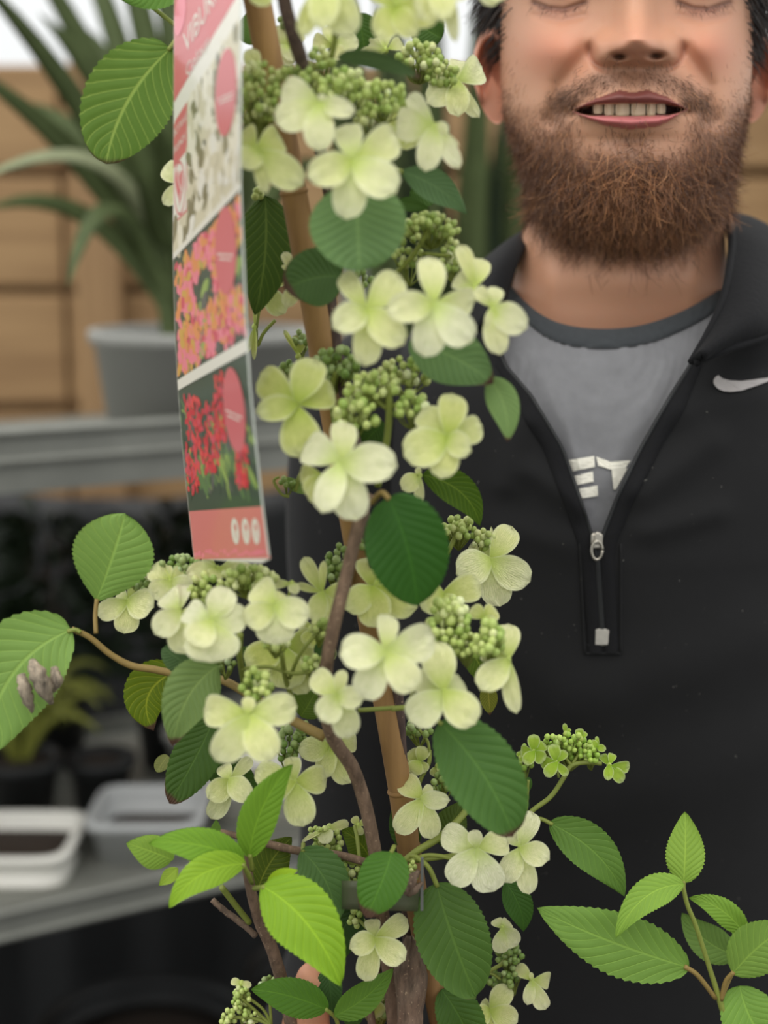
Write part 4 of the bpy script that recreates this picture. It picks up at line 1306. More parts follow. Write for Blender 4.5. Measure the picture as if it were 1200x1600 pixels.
for a in [
 (405, 140, .675, 30, 46, 40, 7, yg), (465, 128, .675, 38, 26, 26, 7, yg), (540, 132, .672, 38, 24, 30, 7.5, lg), (600, 150, .68, 40, 22, 22, 7.5, lg), (500, 92, .69, 22, 16, 12, 7, yg),
 (655, 88, .735, 34, 22, 34, 6.5, yg), (690, 112, .735, 24, 18, 18, 6.5, yg), (392, 180, .69, 22, 14, 14, 7, yg), (572, 184, .68, 16, 10, 8, 7.5, yg),
 (672, 352, .70, 44, 18, 40, 6.5, yg), (706, 398, .70, 18, 22, 20, 6.5, yg), (640, 398, .71, 26, 26, 16, 6, yg), (565, 436, .71, 20, 14, 8, 6, dg_),
 (524, 566, .70, 34, 26, 34, 7.5, dg_), (632, 580, .69, 42, 20, 32, 7, yg), (580, 602, .67, 40, 18, 30, 7.5, lg), (556, 645, .665, 34, 22, 26, 7.5, lg), (644, 634, .67, 28, 18, 20, 7.5, lg), (446, 572, .72, 12, 9, 7, 6, dg_), (470, 532, .735, 10, 14, 7, 6.5, dg_),
 (717, 823, .74, 25, 18, 30, 6.2, yg), (756, 845, .74, 20, 16, 16, 6.2, yg), (530, 880, .71, 20, 28, 26, 7, dg_), (578, 854, .715, 14, 16, 10, 8, dg_),
 (702, 966, .665, 32, 34, 40, 8, lg), (764, 996, .655, 22, 26, 26, 8, lg), (730, 1006, .665, 24, 18, 18, 7.5, lg), (690, 1010, .68, 16, 16, 9, 7.5, lg),
 (283, 884, .715, 36, 14, 38, 6.2, dg_), (222, 904, .725, 18, 16, 14, 6.2, dg_), (320, 920, .675, 26, 22, 22, 7, yg), (388, 902, .68, 44, 16, 44, 7.5, yg), (430, 1000, .66, 20, 12, 12, 7, lg), (400, 1068, .655, 22, 22, 18, 7.5, lg), (492, 1038, .68, 18, 12, 12, 6.5, lg), (498, 982, .68, 14, 14, 12, 7, yg), (352, 1034, .69, 14, 12, 8, 6, dg_),
 (448, 1162, .72, 18, 26, 26, 6.5, dg_), (476, 1142, .72, 14, 14, 10, 6, dg_), (655, 1138, .745, 18, 14, 16, 6, dg_), (692, 1222, .735, 16, 16, 16, 6.5, dg_),
 (512, 1312, .73, 22, 22, 26, 6, yg), (552, 1364, .725, 26, 18, 24, 6.5, lg), (556, 1434, .725, 13, 13, 9, 6.5, lg), (500, 1300, .735, 18, 10, 14, 5, lg),
 (796, 1490, .75, 20, 16, 28, 6.0, dg_), (782, 1530, .75, 19, 13, 18, 6.0, dg_), (804, 1524, .75, 10, 14, 10, 6, dg_),
 (590, 1560, .75, 26, 30, 36, 6.5, dg_), (378, 1558, .735, 14, 24, 36, 5.2, lg), (356, 1588, .735, 12, 12, 18, 5.2, lg), (420, 1538, .735, 14, 12, 16, 5.2, dg_), (392, 1590, .735, 14, 9, 12, 5, lg),
 (892, 1166, .75, 36, 19, 64, 5.0, br), (924, 1180, .748, 12, 9, 14, 4.8, br), (862, 1160, .752, 14, 12, 14, 4.8, br), (822, 1182, .755, 10, 18, 10, 5, br),
 (645, 1360, .70, 5, 16, 8, 4.5, lg), (448, 752, .71, 12, 8, 7, 5, dg_), (406, 300, .735, 8, 10, 5, 6, yg), (445, 30, .735, 8, 10, 4, 6, dg_),
]:
    buds(*a)

# ---- leaves
def leaf(b, t, w, Yb, Yt, colr, brown=0.0, bend=(0, 0), arch=.06, roll=0.0, fold=.16, shape='ovate', pet=None, under=False, corr=.028, serr=.035, pr=.0011, petm='stem_green', curl=0.0, Ym=None, nv_=8):
    B, T = np.array(P(*b, Yb)), np.array(P(*t, Yt))
    k = (Yb + Yt) / 2 / F
    mp = P((b[0] + t[0]) / 2 + bend[0], (b[1] + t[1]) / 2 + bend[1], Ym or (Yb + Yt) / 2)
    L_ = np.linalg.norm(T - B)
    view = np.array((0, 0, CZ)) - (B + T) / 2; view /= np.linalg.norm(view)
    C = 2 * np.array(mp) - (B + T) / 2 + view * arch * L_ * 2
    nu, nh = 62, 13
    wm = w * k / 2
    verts, uvs = [], []
    nteeth = 20
    ph0 = R.uniform(0, 6)
    for i in range(nu):
        u = i / (nu - 1)
        p = (1 - u) ** 2 * B + 2 * u * (1 - u) * C + u * u * T
        d = 2 * (1 - u) * (C - B) + 2 * u * (T - C); d /= np.linalg.norm(d) + 1e-9
        n = view - d * view.dot(d); n /= np.linalg.norm(n) + 1e-9
        s = np.cross(d, n)
        ra = roll + curl * (u - .4)
        n2 = n * math.cos(ra) + s * math.sin(ra); s2 = s * math.cos(ra) - n * math.sin(ra)
        if shape == 'ovate': pw = math.sin(math.pi * min(1, u ** .78)) ** .80 * (1 - .10 * u)
        elif shape == 'round': pw = math.sin(math.pi * min(1, u ** .92)) ** .52
        elif shape == 'obovate': pw = math.sin(math.pi * min(1, u ** 1.25)) ** .62
        else: pw = math.sin(math.pi * min(1, u ** .85)) ** 1.0 * (1 - .15 * u)
        if u > .9 and shape == 'ovate': pw *= 1 + (u - .9) * 1.5
        pw = max(pw, .008)
        saw = ((u * nteeth) % 1.0) * serr
        for j in range(-nh, nh + 1):
            v = j / nh
            av = abs(v)
            x = v * wm * pw * (1 + (saw - serr / 2) * av ** 6 * 2)
            ph = u * (nv_ + 3.0) - 3.0 * av ** .9
            fr = abs((ph % 1.0) - .5) * 2
            z = -fold * -av * wm * pw * .9 - corr * w * k * (fr ** 2) * math.sin(min(1, av * 3) * math.pi / 2) * (1 - av ** 4 * .5)
            z += .10 * wm * math.sin(5 * u + ph0 + 2.2 * v) * av ** 2 - .25 * fold * wm * av ** 3
            adv = d * (-saw * .25 * w * k * av ** 6)
            verts.append(p + s2 * x + n2 * z + adv); uvs.append((u, v))
    nc = 2 * nh + 1
    faces = grid_faces(nu, nc); mi = [0] * len(faces)
    if pet is not None:
        mb = MB()
        pts = [B + (C - B) * .06] + [P(*q) for q in pet]
        tube(mb, pts, pr, 7, 6)
        o0 = len(verts)
        verts += mb.v; uvs += [(0.02, 0.0)] * len(mb.v)
        faces += [tuple(i + o0 for i in q) for q in mb.f]; mi += [1] * len(mb.f)
    o = mk('leaf', verts, faces, [M['leaf_under' if under else 'leaf'], M[petm]], plant, uv=uvs, mi=mi)
    o.color = (*s2l((min(255, colr[0] * 1.10 + 4), colr[1], colr[2] * .82)), brown)
    return o

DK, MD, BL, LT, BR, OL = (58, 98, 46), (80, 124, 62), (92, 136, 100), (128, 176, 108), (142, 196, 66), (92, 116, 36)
# top and left
leaf((268, 74), (166, 256), 132, .752, .742, (92, 138, 70), .55, bend=(-18, -6), shape='round', under=True, arch=.04, fold=.05, pet=[(276, 60, .755), (300, 20, .758)])
leaf((292, -40), (186, -4), 58, .762, .752, (96, 150, 80), 0, bend=(0, 8), shape='ovate')
leaf((527, 92), (656, 122), 40, .66, .64, (70, 104, 78), .7, bend=(6, -12), roll=.7, arch=.05)
leaf((626, 268), (731, 336), 52, .69, .70, (84, 126, 100), .4, bend=(6, -8), shape='lance', pet=[(612, 262, .70), (596, 250, .71)])
leaf((556, 282), (562, 424), 148, .655, .640, BL, 0, bend=(0, 4), shape='round', arch=.10, fold=.10)
leaf((536, 432), (446, 452), 90, .69, .675, (66, 104, 66), .95, bend=(0, -8), shape='round', arch=.06)
leaf((414, 306), (398, 492), 92, .745, .73, (58, 92, 40), .3, bend=(8, 0), under=True, shape='ovate', arch=.03, fold=.06)
leaf((620, 314), (672, 326), 24, .715, .71, DK, 0, shape='lance')
leaf((640, 532), (770, 600), 96, .665, .655, BL, .75, bend=(8, -6), shape='ovate', arch=.09, fold=.12)
leaf((764, 590), (793, 690), 52, .665, .655, (104, 146, 104), .7, bend=(10, -4), shape='ovate', arch=.05)
leaf((606, 776), (652, 946), 132, .645, .650, (46, 98, 42), 0, bend=(8, -4), shape='round', arch=.08, fold=.10, corr=.016, pet=[(596, 770, .648), (580, 786, .655)], pr=.0013, petm='stem_red')
leaf((660, 742), (750, 822), 56, .715, .72, (66, 106, 34), .3, bend=(16, -12), under=True, shape='ovate')
leaf((440, 744), (505, 760), 22, .715, .71, (110, 150, 96), 0, bend=(0, 10), shape='lance')
leaf((150, 940), (196, 803), 128, .715, .71, (116, 166, 100), 0, bend=(2, 0), shape='obovate', arch=.05, fold=.12, pet=[(149, 962, .713), (150, 990, .71)], petm='stem_red', corr=.014)
leaf((112, 984), (-24, 1180), 150, .705, .69, (118, 168, 104), 0, bend=(-26, -26), shape='round', arch=.06, fold=.14, pet=[(118, 984, .705), (126, 988, .705)], corr=.02)
leaf((280, 1046), (240, 1142), 88, .725, .72, (92, 126, 34), .8, bend=(-28, -8), shape='ovate', under=True)
leaf((300, 1044), (254, 1012), 46, .70, .695, (74, 112, 86), 0, shape='round')
leaf((342, 1040), (270, 1166), 92, .68, .672, (104, 142, 98), .75, bend=(-12, -14), shape='ovate', arch=.08, fold=.14)
leaf((334, 1122), (264, 1255), 78, .725, .72, (62, 100, 52), .75, bend=(6, -4), shape='round', corr=.04)
leaf((262, 1180), (244, 1206), 24, .735, .735, (130, 150, 110), 0, shape='round')
leaf((318, 1176), (400, 1240), 60, .74, .74, DK, 0, shape='round')
# lower left, young bright shoots
leaf((390, 1340), (457, 1194), 66, .685, .675, (106, 162, 60), 0, bend=(-14, -4), arch=.06, fold=.14, pet=[(394, 1360, .69)])
leaf((380, 1346), (232, 1318), 62, .68, .668, (108, 166, 62), 0, bend=(4, -12), arch=.06, fold=.12, pet=[(392, 1372, .69)])
leaf((384, 1350), (264, 1419), 60, .675, .66, (128, 182, 60), 0, bend=(-10, -18), arch=.07, fold=.14, pet=[(394, 1380, .69)])
leaf((270, 1344), (197, 1318), 58, .70, .69, (126, 176, 88), 0, bend=(0, -2), arch=.04)
leaf((278, 1356), (248, 1384), 26, .70, .70, (140, 186, 80), 0, shape='lance')
leaf((408, 1384), (533, 1540), 116, .675, .66, (124, 180, 56), 0, bend=(10, -18), arch=.08, fold=.12, pet=[(398, 1388, .69)], pr=.0014)
leaf((404, 1388), (456, 1308), 76, .725, .73, (74, 104, 36), 0, bend=(-8, 0), under=True, shape='ovate')
leaf((416, 1384), (466, 1360), 26, .685, .68, (150, 204, 60), 0, bend=(0, -4), shape='lance')
leaf((336, 1318), (338, 1280), 22, .725, .73, (80, 124, 48), 0)
leaf((470, 1328), (524, 1446), 82, .715, .71, (80, 126, 84), .2, bend=(14, -6), arch=.05, shape='ovate', pet=[(474, 1318, .72)])
leaf((560, 1412), (520, 1512), 70, .73, .735, (44, 78, 40), .3, bend=(-8, 0), shape='ovate')
leaf((578, 1342), (533, 1298), 52, .735, .735, (78, 112, 34), 0, under=True, bend=(4, -6))
leaf((512, 1578), (392, 1546), 66, .715, .705, (70, 122, 44), 0, bend=(0, -6), shape='ovate', arch=.05, pet=[(524, 1590, .72), (530, 1610, .725)], petm='stem_green')
leaf((522, 1588), (614, 1514), 54, .715, .71, (80, 128, 52), 0, bend=(4, 6), shape='ovate', arch=.04)
leaf((512, 1510), (520, 1588), 44, .73, .725, (54, 96, 56), 0, shape='ovate')
leaf((560, 1602), (540, 1560), 40, .735, .735, (54, 96, 46), 0)
# centre and right
leaf((612, 1330), (572, 1434), 82, .685, .675, (68, 122, 50), .85, bend=(6, -8), shape='round', arch=.07, fold=.12, pet=[(616, 1322, .69)])
leaf((682, 1380), (744, 1558), 122, .705, .70, (70, 112, 58), .42, bend=(-4, 0), shape='round', arch=.05, fold=.08, pet=[(670, 1356, .705), (652, 1340, .71), (640, 1338, .715)], petm='stem_green', pr=.0013, corr=.018)
leaf((686, 1128), (802, 1306), 122, .665, .655, (70, 118, 66), .62, bend=(12, -6), shape='round', arch=.09, fold=.12, pet=[(664, 1108, .67), (650, 1096, .68)])
leaf((790, 1378), (818, 1456), 50, .735, .735, (60, 108, 52), .2, bend=(8, 0), shape='ovate')
leaf((652, 1322), (616, 1256), 52, .735, .74, (52, 92, 40), 0, bend=(-4, 4), shape='ovate')
leaf((688, 1322), (722, 1252), 60, .745, .75, (70, 100, 46), 0, shape='ovate')
leaf((690, 1546), (744, 1650), 78, .735, .735, (66, 112, 56), 0, shape='round', bend=(4, -4))
leaf((728, 1012), (764, 1082), 44, .72, .725, (76, 112, 42), .2, under=True, bend=(6, -4), shape='ovate')
leaf((762, 1070), (766, 1118), 30, .73, .735, (110, 130, 60), .95, under=True, shape='ovate')
leaf((826, 1214), (824, 1240), 14, .745, .745, (60, 104, 50), 0)
leaf((858, 1286), (976, 1401), 76, .745, .74, (88, 136, 70), 0, bend=(14, -10), shape='ovate', arch=.05, corr=.018, pet=[(846, 1280, .745), (832, 1278, .745)])
leaf((1077, 1512), (840, 1420), 108, .735, .715, (106, 156, 84), 0, bend=(-6, 4), shape='ovate', arch=.05, fold=.10, corr=.020, pet=[(1090, 1524, .735), (1118, 1560, .74)], petm='stem_red', pr=.0013, serr=.05)
leaf((1068, 1380), (1070, 1268), 66, .735, .745, (128, 178, 88), 0, bend=(2, 0), shape='ovate', arch=.03, corr=.035, serr=.06, pet=[(1068, 1390, .735)])
leaf((1070, 1382), (962, 1466), 56, .725, .71, (122, 174, 84), 0, bend=(-8, -22), shape='ovate', arch=.06, corr=.025, serr=.05)
leaf((1166, 1464), (1076, 1403), 44, .745, .745, (112, 164, 74), 0, bend=(6, -12), shape='ovate', corr=.05, serr=.06, pet=[(1164, 1480, .745)])
leaf((1154, 1494), (1066, 1426), 62, .755, .76, (96, 140, 80), 0, bend=(-8, 8), shape='ovate', corr=.02)
leaf((1144, 1522), (1236, 1448), 88, .735, .72, (112, 160, 88), 0, bend=(0, -10), shape='ovate', corr=.02, pet=[(1134, 1534, .737), (1127, 1562, .74)], petm='stem_red', pr=.0013)
leaf((1156, 1540), (1232, 1668), 100, .745, .735, (110, 164, 86), 0, bend=(-14, 0), shape='round', corr=.02)
leaf((1168, 1470), (1216, 1438), 28, .745, .745, (108, 160, 66), 0, corr=.05, shape='ovate')
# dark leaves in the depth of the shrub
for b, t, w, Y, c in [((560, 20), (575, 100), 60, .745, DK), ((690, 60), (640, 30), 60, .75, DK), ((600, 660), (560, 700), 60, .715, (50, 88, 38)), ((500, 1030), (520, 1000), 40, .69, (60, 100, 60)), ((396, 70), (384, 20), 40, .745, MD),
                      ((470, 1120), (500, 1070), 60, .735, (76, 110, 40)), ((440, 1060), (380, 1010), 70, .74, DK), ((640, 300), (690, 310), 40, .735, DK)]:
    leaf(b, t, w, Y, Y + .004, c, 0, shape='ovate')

# ---- woody stems and green stalks
def stem(name, pts, r, mat, rough=.06, sides=10, n=8):
    mb = MB(); tube(mb, [P(*q) for q in pts], r, sides, n, rough=rough)
    return mb.build(name, M[mat], plant)
stem('woody_stem', [(573, 772, .668), (562, 812, .664), (541, 900, .660), (517, 1000, .660), (508, 1070, .668), (517, 1145, .685), (551, 1200, .70), (570, 1255, .708), (583, 1315, .712), (589, 1356, .716), (600, 1450, .726), (612, 1560, .735), (628, 1760, .74)], [.0036, .0030, .0030, .0031, .0032, .0033, .0034, .0034, .0034, .0035, .0036, .0038, .0042], 'bark')
stem('woody_stem', [(435, -60, .660), (446, 10, .662), (460, 60, .668), (477, 118, .68), (500, 230, .70), (520, 340, .715), (515, 440, .72), (522, 520, .718), (540, 620, .71), (556, 700, .70), (566, 790, .695), (590, 900, .70), (612, 1000, .72), (622, 1090, .728), (628, 1200, .733), (634, 1330, .738), (640, 1500, .745), (650, 1760, .745)], [.0030, .0030, .003, .003, .003, .003, .003, .003, .003, .003, .003, .0030, .0030, .0029, .003, .0032, .0035, .004], 'bark_dark')
stem('branch', [(112, 983, .706), (140, 996, .708), (172, 1022, .710), (205, 1040, .711), (240, 1046, .712), (290, 1056, .712), (345, 1062, .708), (396, 1090, .70), (450, 1122, .695), (508, 1152, .692)], [.0013, .0014, .0015, .0017, .0018, .0019, .0020, .0021, .0023, .0025], 'stem_red')
stem('branch', [(376, 1300, .695), (384, 1345, .697), (392, 1390, .70), (406, 1440, .708), (424, 1480, .716), (444, 1545, .728), (470, 1640, .735), (560, 1780, .742)], [.0020, .0024, .0026, .0030, .0032, .0034, .0036, .004], 'bark')
stem('cut_twig', [(332, 1406, .712), (352, 1424, .712), (374, 1440, .712), (400, 1462, .713)], .0016, 'dead', rough=.3)
stem('green_shoot', [(346, 1386, .70), (366, 1412, .705), (390, 1442, .711)], .0015, 'stem_green')
stem('branch', [(344, 1300, .725), (380, 1308, .725), (421, 1319, .724), (470, 1330, .722), (530, 1336, .72), (580, 1350, .718)], [.0015, .0017, .002, .002, .002, .002], 'bark')
stem('woody_stem', [(592, 1490, .735), (588, 1520, .735), (578, 1565, .735), (584, 1620, .738)], .0022, 'bark')
stem('green_shoot', [(1067, 1384, .735), (1074, 1414, .735), (1087, 1446, .736), (1111, 1520, .739), (1126, 1568, .741), (1140, 1616, .743), (1160, 1700, .745)], [.0011, .0012, .0012, .0013, .0016, .002, .0022], 'stem_green')
stem('petiole', [(1164, 1478, .745), (1158, 1496, .745), (1140, 1530, .742), (1128, 1560, .741)], .0010, 'stem_red')
for pts, r in [
 ([(940, 1193, .748), (918, 1191, .748), (893, 1196, .748), (880, 1216, .747), (860, 1245, .746), (830, 1268, .744), (800, 1300, .74), (740, 1330, .73), (650, 1345, .72)], .0013),
 ([(893, 1196, .748), (880, 1180, .749), (868, 1172, .75)], .0008), ([(893, 1196, .748), (905, 1178, .75), (915, 1170, .75)], .0008),
 ([(633, 1345, .715), (655, 1328, .715), (680, 1313, .717), (702, 1296, .72), (726, 1270, .73), (750, 1235, .735)], .0019),
 ([(640, 1346, .712), (665, 1337, .708), (690, 1338, .705), (712, 1344, .70)], .0011),
 ([(606, 602, .67), (608, 640, .672), (604, 690, .675), (590, 760, .68)], .0016), ([(606, 640, .672), (570, 612, .67)], .0009), ([(606, 640, .672), (650, 610, .68)], .0009),
 ([(526, 580, .70), (518, 610, .705), (522, 660, .71)], .0014), ([(518, 90, .67), (524, 50, .665), (516, 0, .66)], .0013),
 ([(375, 990, .67), (374, 1020, .675), (378, 1050, .69), (384, 1080, .70)], .0015), ([(378, 1045, .685), (420, 1042, .68), (455, 1052, .68), (486, 1050, .68)], .0009), ([(440, 1020, .67), (446, 1060, .685), (460, 1100, .695)], .0012), ([(500, 984, .68), (470, 1020, .68), (452, 1060, .685)], .0009),
 ([(671, 1172, .745), (670, 1192, .744), (658, 1216, .742), (650, 1240, .74)], .0011), ([(655, 1140, .745), (668, 1158, .745), (671, 1175, .745)], .0008), ([(636, 1188, .745), (638, 1230, .745)], .0007),
 ([(436, 745, .712), (428, 752, .712), (440, 772, .712), (452, 776, .712)], .0007), ([(462, 768, .712), (468, 744, .712), (478, 736, .712)], .0010),
 ([(400, 512, .75), (402, 540, .75), (412, 520, .75), (430, 500, .75)], .0009), ([(411, 450, .75), (405, 480, .75), (400, 512, .75)], .0010),
 ([(700, 1000, .67), (740, 996, .665), (764, 996, .66)], .0012), ([(700, 1000, .67), (660, 1050, .69), (640, 1100, .71)], .0014), ([(612, 1108, .68), (650, 1104, .685), (560, 1110, .69)], .0011),
 ([(672, 352, .70), (650, 392, .705), (626, 420, .71), (600, 440, .715)], .0012), ([(706, 400, .70), (660, 396, .705)], .0008),
 ([(345, 1595, .735), (360, 1590, .735), (400, 1592, .735), (424, 1604, .735)], .0010), ([(378, 1560, .735), (400, 1580, .735), (424, 1602, .735)], .0009), ([(420, 1540, .735), (424, 1600, .735)], .0008), ([(372, 1548, .735), (410, 1576, .735), (424, 1602, .735)], .0008),
 ([(500, 1384, .72), (528, 1374, .722), (548, 1366, .724)], .0009), ([(508, 1330, .725), (540, 1345, .722), (576, 1352, .718)], .0012), ([(562, 1344, .72), (558, 1310, .725), (554, 1290, .73)], .0010), ([(560, 1436, .72), (576, 1454, .71), (584, 1466, .705)], .0008),
 ([(796, 1490, .75), (784, 1506, .75), (760, 1520, .75), (730, 1540, .75)], .0011), ([(782, 1530, .75), (770, 1522, .75), (760, 1520, .75)], .0008),
 ([(716, 824, .74), (706, 850, .74), (690, 880, .735), (660, 920, .72)], .0012), ([(756, 846, .74), (740, 880, .74), (720, 894, .738)], .0009),
 ([(822, 1266, .745), (824, 1240, .745), (826, 1218, .745)], .0009),
 ([(215, -2, .764), (244, 16, .764), (272, 38, .764), (300, 60, .764)], .0011)]:
    stem('flower_stalk', pts, r, 'stem_green', 0.03, 7, 6)

# dried, curled brown leaf wrapped round the stem at the bottom
v = []
nr2_, nc2_ = 30, 16
for i in range(nr2_):
    u = i / (nr2_ - 1)
    py = 1462 + 190 * u
    cx_ = 640 + 4 * math.sin(3 * u) - 4 * u; hw_ = (4 + 20 * min(1, u * 3.2) + 4 * math.sin(7 * u)) * (1 if u < .8 else 1 - (u - .8) * 1.2)
    for j in range(nc2_):
        s = j / (nc2_ - 1) * 2 - 1
        a_ = s * 2.2
        v.append(P(cx_ + hw_ * math.sin(a_) * .95, py + 5 * s * math.sin(5 * u), .722 - .006 * math.cos(a_) + .0016 * math.sin(9 * s + 6 * u) + .001 * math.sin(21 * u + 4 * s)))
dl = mk('dried_leaf', v, grid_faces(nr2_, nc2_), M['dead'], plant); tag(dl, 'brown withered leaf curled round the stem')
so = dl.modifiers.new('thick', 'SOLIDIFY'); so.thickness = .0005
db = MB(); tube(db, [P(655, 1360, .695), P(642, 1376, .694), P(632, 1390, .694), P(634, 1404, .695)], [.001, .003, .0034, .001], 8, 5, rough=.4)
tube(db, [P(660, 1378, .694), P(646, 1392, .693), P(630, 1398, .694)], [.0006, .0024, .0008], 7, 5, rough=.5)
db.build('dried_leaf', M['dead'], plant)
# withered blossom remains lying on the left leaf
wmat = bark_material('withered_blossom', (70, 62, 54), (196, 180, 156))
for pts, rr in [([(32, 1054, .683), (38, 1072, .681), (44, 1092, .683), (50, 1112, .688)], [.002, .0032, .003, .0008]), ([(50, 1032, .683), (58, 1052, .679), (70, 1074, .680), (80, 1098, .688)], [.0018, .004, .0044, .0012]), ([(84, 1042, .684), (88, 1062, .682), (84, 1080, .685)], [.0016, .003, .001])]:
    wb3 = MB(); tube(wb3, [P(*q) for q in pts], rr, 9, 6, rough=.35)
    wo = wb3.build('withered_flower', wmat, plant)

# ------------------------------------------------------------------ the cane and its tie
cb2 = MB()
cane_pts = [(382, -110), (398, -20), (433, 160), (470, 360), (505, 560), (541, 760), (573, 940), (601, 1090), (628, 1250), (650, 1400), (690, 1602), (722, 1760), (756, 1930)]
cy_ = np.linspace(.700, .752, len(cane_pts))
pts = [P(a, b, y) for (a, b), y in zip(cane_pts, cy_)]
tube(cb2, pts, .0061, 16, 8)
cane = cb2.build('bamboo_cane', M['cane'], None)
tag(cane, 'yellow-brown bamboo cane supporting the flowering shrub', 'cane')
for py in (300, 1235):
    i_ = np.interp(py, [q[1] for q in cane_pts], np.arange(len(cane_pts)))
    a = np.interp(i_, np.arange(len(cane_pts)), [q[0] for q in cane_pts]); y_ = np.interp(i_, np.arange(len(cane_pts)), cy_)
    c_ = P(a, py, y_); d_ = (pts[-1] - pts[0]).normalized()
    nbm = MB(); tube(nbm, [np.array(c_) - np.array(d_) * .0016, c_, np.array(c_) + np.array(d_) * .0016], [.0060, .0068, .0060], 16, 3)
    nbm.build('cane_node', M['cane'], cane)
tie_m = plain('grey_green_tie_plastic', (84, 88, 66), 0.4, noise=60, amt=.12)
tie_c = plain('clear_grey_plastic', (104, 106, 102), 0.25, noise=60, amt=.1)
v = []
nn_ = 40
for i in range(nn_):
    a_ = 2 * math.pi * i / nn_
    ex, ey = math.cos(a_), math.sin(a_)
    cxp = 596 + 62 * math.copysign(abs(ex) ** .7, ex); Yt_ = .722 - .032 * math.copysign(abs(ey) ** .7, ey)
    for k in range(5):
        py = 1378 + 44 * k / 4 + (cxp - 596) * .03
        v.append(P(cxp, py, Yt_))
f = []
for i in range(nn_):
    i2 = (i + 1) % nn_
    for k in range(4): f.append((i * 5 + k, i2 * 5 + k, i2 * 5 + k + 1, i * 5 + k + 1))
tie = mk('plant_tie', v, f, tie_m); tag(tie, 'grey-green plastic band tying the stems to the bamboo cane', 'tie')
so = tie.modifiers.new('thick', 'SOLIDIFY'); so.thickness = .0008; so.offset = 0
v = [P(656, 1344, .700), P(664, 1344, .702), P(662, 1420, .702), P(656, 1420, .700)]
tb3 = MB(); box(tb3, tuple(np.array(P(657, 1424, .694))), tuple(np.array(P(662, 1340, .694)) + np.array((0, .0012, 0))), bev=.0003)
tb3.build('tie_tab', tie_c, tie, smooth=False)

# ------------------------------------------------------------------ the printed plant tag
YL, YR = .705, .622
LE = [(-160, 273), (0, 272), (250, 271), (400, 270), (520, 273), (610, 278), (700, 285), (800, 295), (874, 303), (890, 304)]
RE = [(-160, 377), (0, 378), (280, 377), (500, 386), (600, 392), (700, 402), (800, 413), (882, 424), (890, 425)]
def TG(x, y, off=0.0):
    l, r = interp(y, LE), interp(y, RE)
    u = (x - l) / (r - l)
    Y = 1 / ((1 - u) / YL + u / YR) - off
    Y += .004 * math.sin((y + 160) / 330.0) + .07 * max(0.0, (170 - y) / 330) ** 2
    return np.array(P(x, y, Y))
def tagface(off, x_in=0.0, yb0=873, yb1=881, ytop=-150, rad=8):
    v = []
    for y in np.linspace(0, 1, 46):
        for u in np.linspace(0, 1, 9):
            yb = yb0 + (yb1 - yb0) * u
            if u > .95: yb -= rad
            yy = ytop + (yb - ytop) * y
            l, r = interp(yy, LE), interp(yy, RE)
            v.append(TG(l + (r - l) * u, yy, off))
    return v
cardm = plain('tag_card_white', (226, 224, 210), .28, spec=.5)
def gloss(name, rgb):
    t = NT(name); t.b.inputs['Base Color'].default_value = (*s2l(rgb), 1)
    t.setp(Roughness=.45); t.b.inputs['Coat Weight'].default_value = .6; t.b.inputs['Coat Roughness'].default_value = .12
    return t.m
PR = {'red': gloss('tag_red', (206, 98, 100)), 'salmon': gloss('tag_salmon', (214, 120, 112)), 'white': gloss('tag_white', (226, 222, 206)), 'cream': gloss('tag_cream', (206, 198, 166)), 'ivory': gloss('tag_ivory', (226, 220, 196)),
      'olive': gloss('tag_olive', (120, 114, 74)), 'grey': gloss('tag_grey', (84, 86, 76)), 'dkgreen': gloss('tag_dark_green', (44, 66, 42)), 'green': gloss('tag_green', (84, 118, 58)), 'lime': gloss('tag_lime', (142, 168, 74)),
      'pink': gloss('tag_pink', (232, 124, 138)), 'rose': gloss('tag_rose', (206, 70, 86)), 'orange': gloss('tag_orange', (222, 140, 70)), 'amber': gloss('tag_amber', (206, 160, 60)), 'scarlet': gloss('tag_scarlet', (206, 34, 44)), 'coral': gloss('tag_coral', (226, 66, 62)), 'edge': gloss('tag_laminate_edge', (214, 220, 208))}
fr_, bk_ = tagface(0.0), tagface(-.0007)
n_ = len(fr_)
f = grid_faces(46, 9)
f2 = [tuple(i + n_ for i in q)[::-1] for q in f]
ring = [j for j in range(9)] + [i * 9 + 8 for i in range(1, 46)] + [45 * 9 + j for j in range(7, -1, -1)] + [i * 9 for i in range(44, 0, -1)]
f3 = [(a, a + n_, b + n_, b) for a, b in zip(ring, ring[1:] + ring[:1])]
ptag = mk('plant_tag', fr_ + bk_, f + f2 + f3, PR['white'], None, smooth=False)
tag(ptag, 'long glossy red and white plant tag with flower pictures hanging beside the blossoms', 'tag')

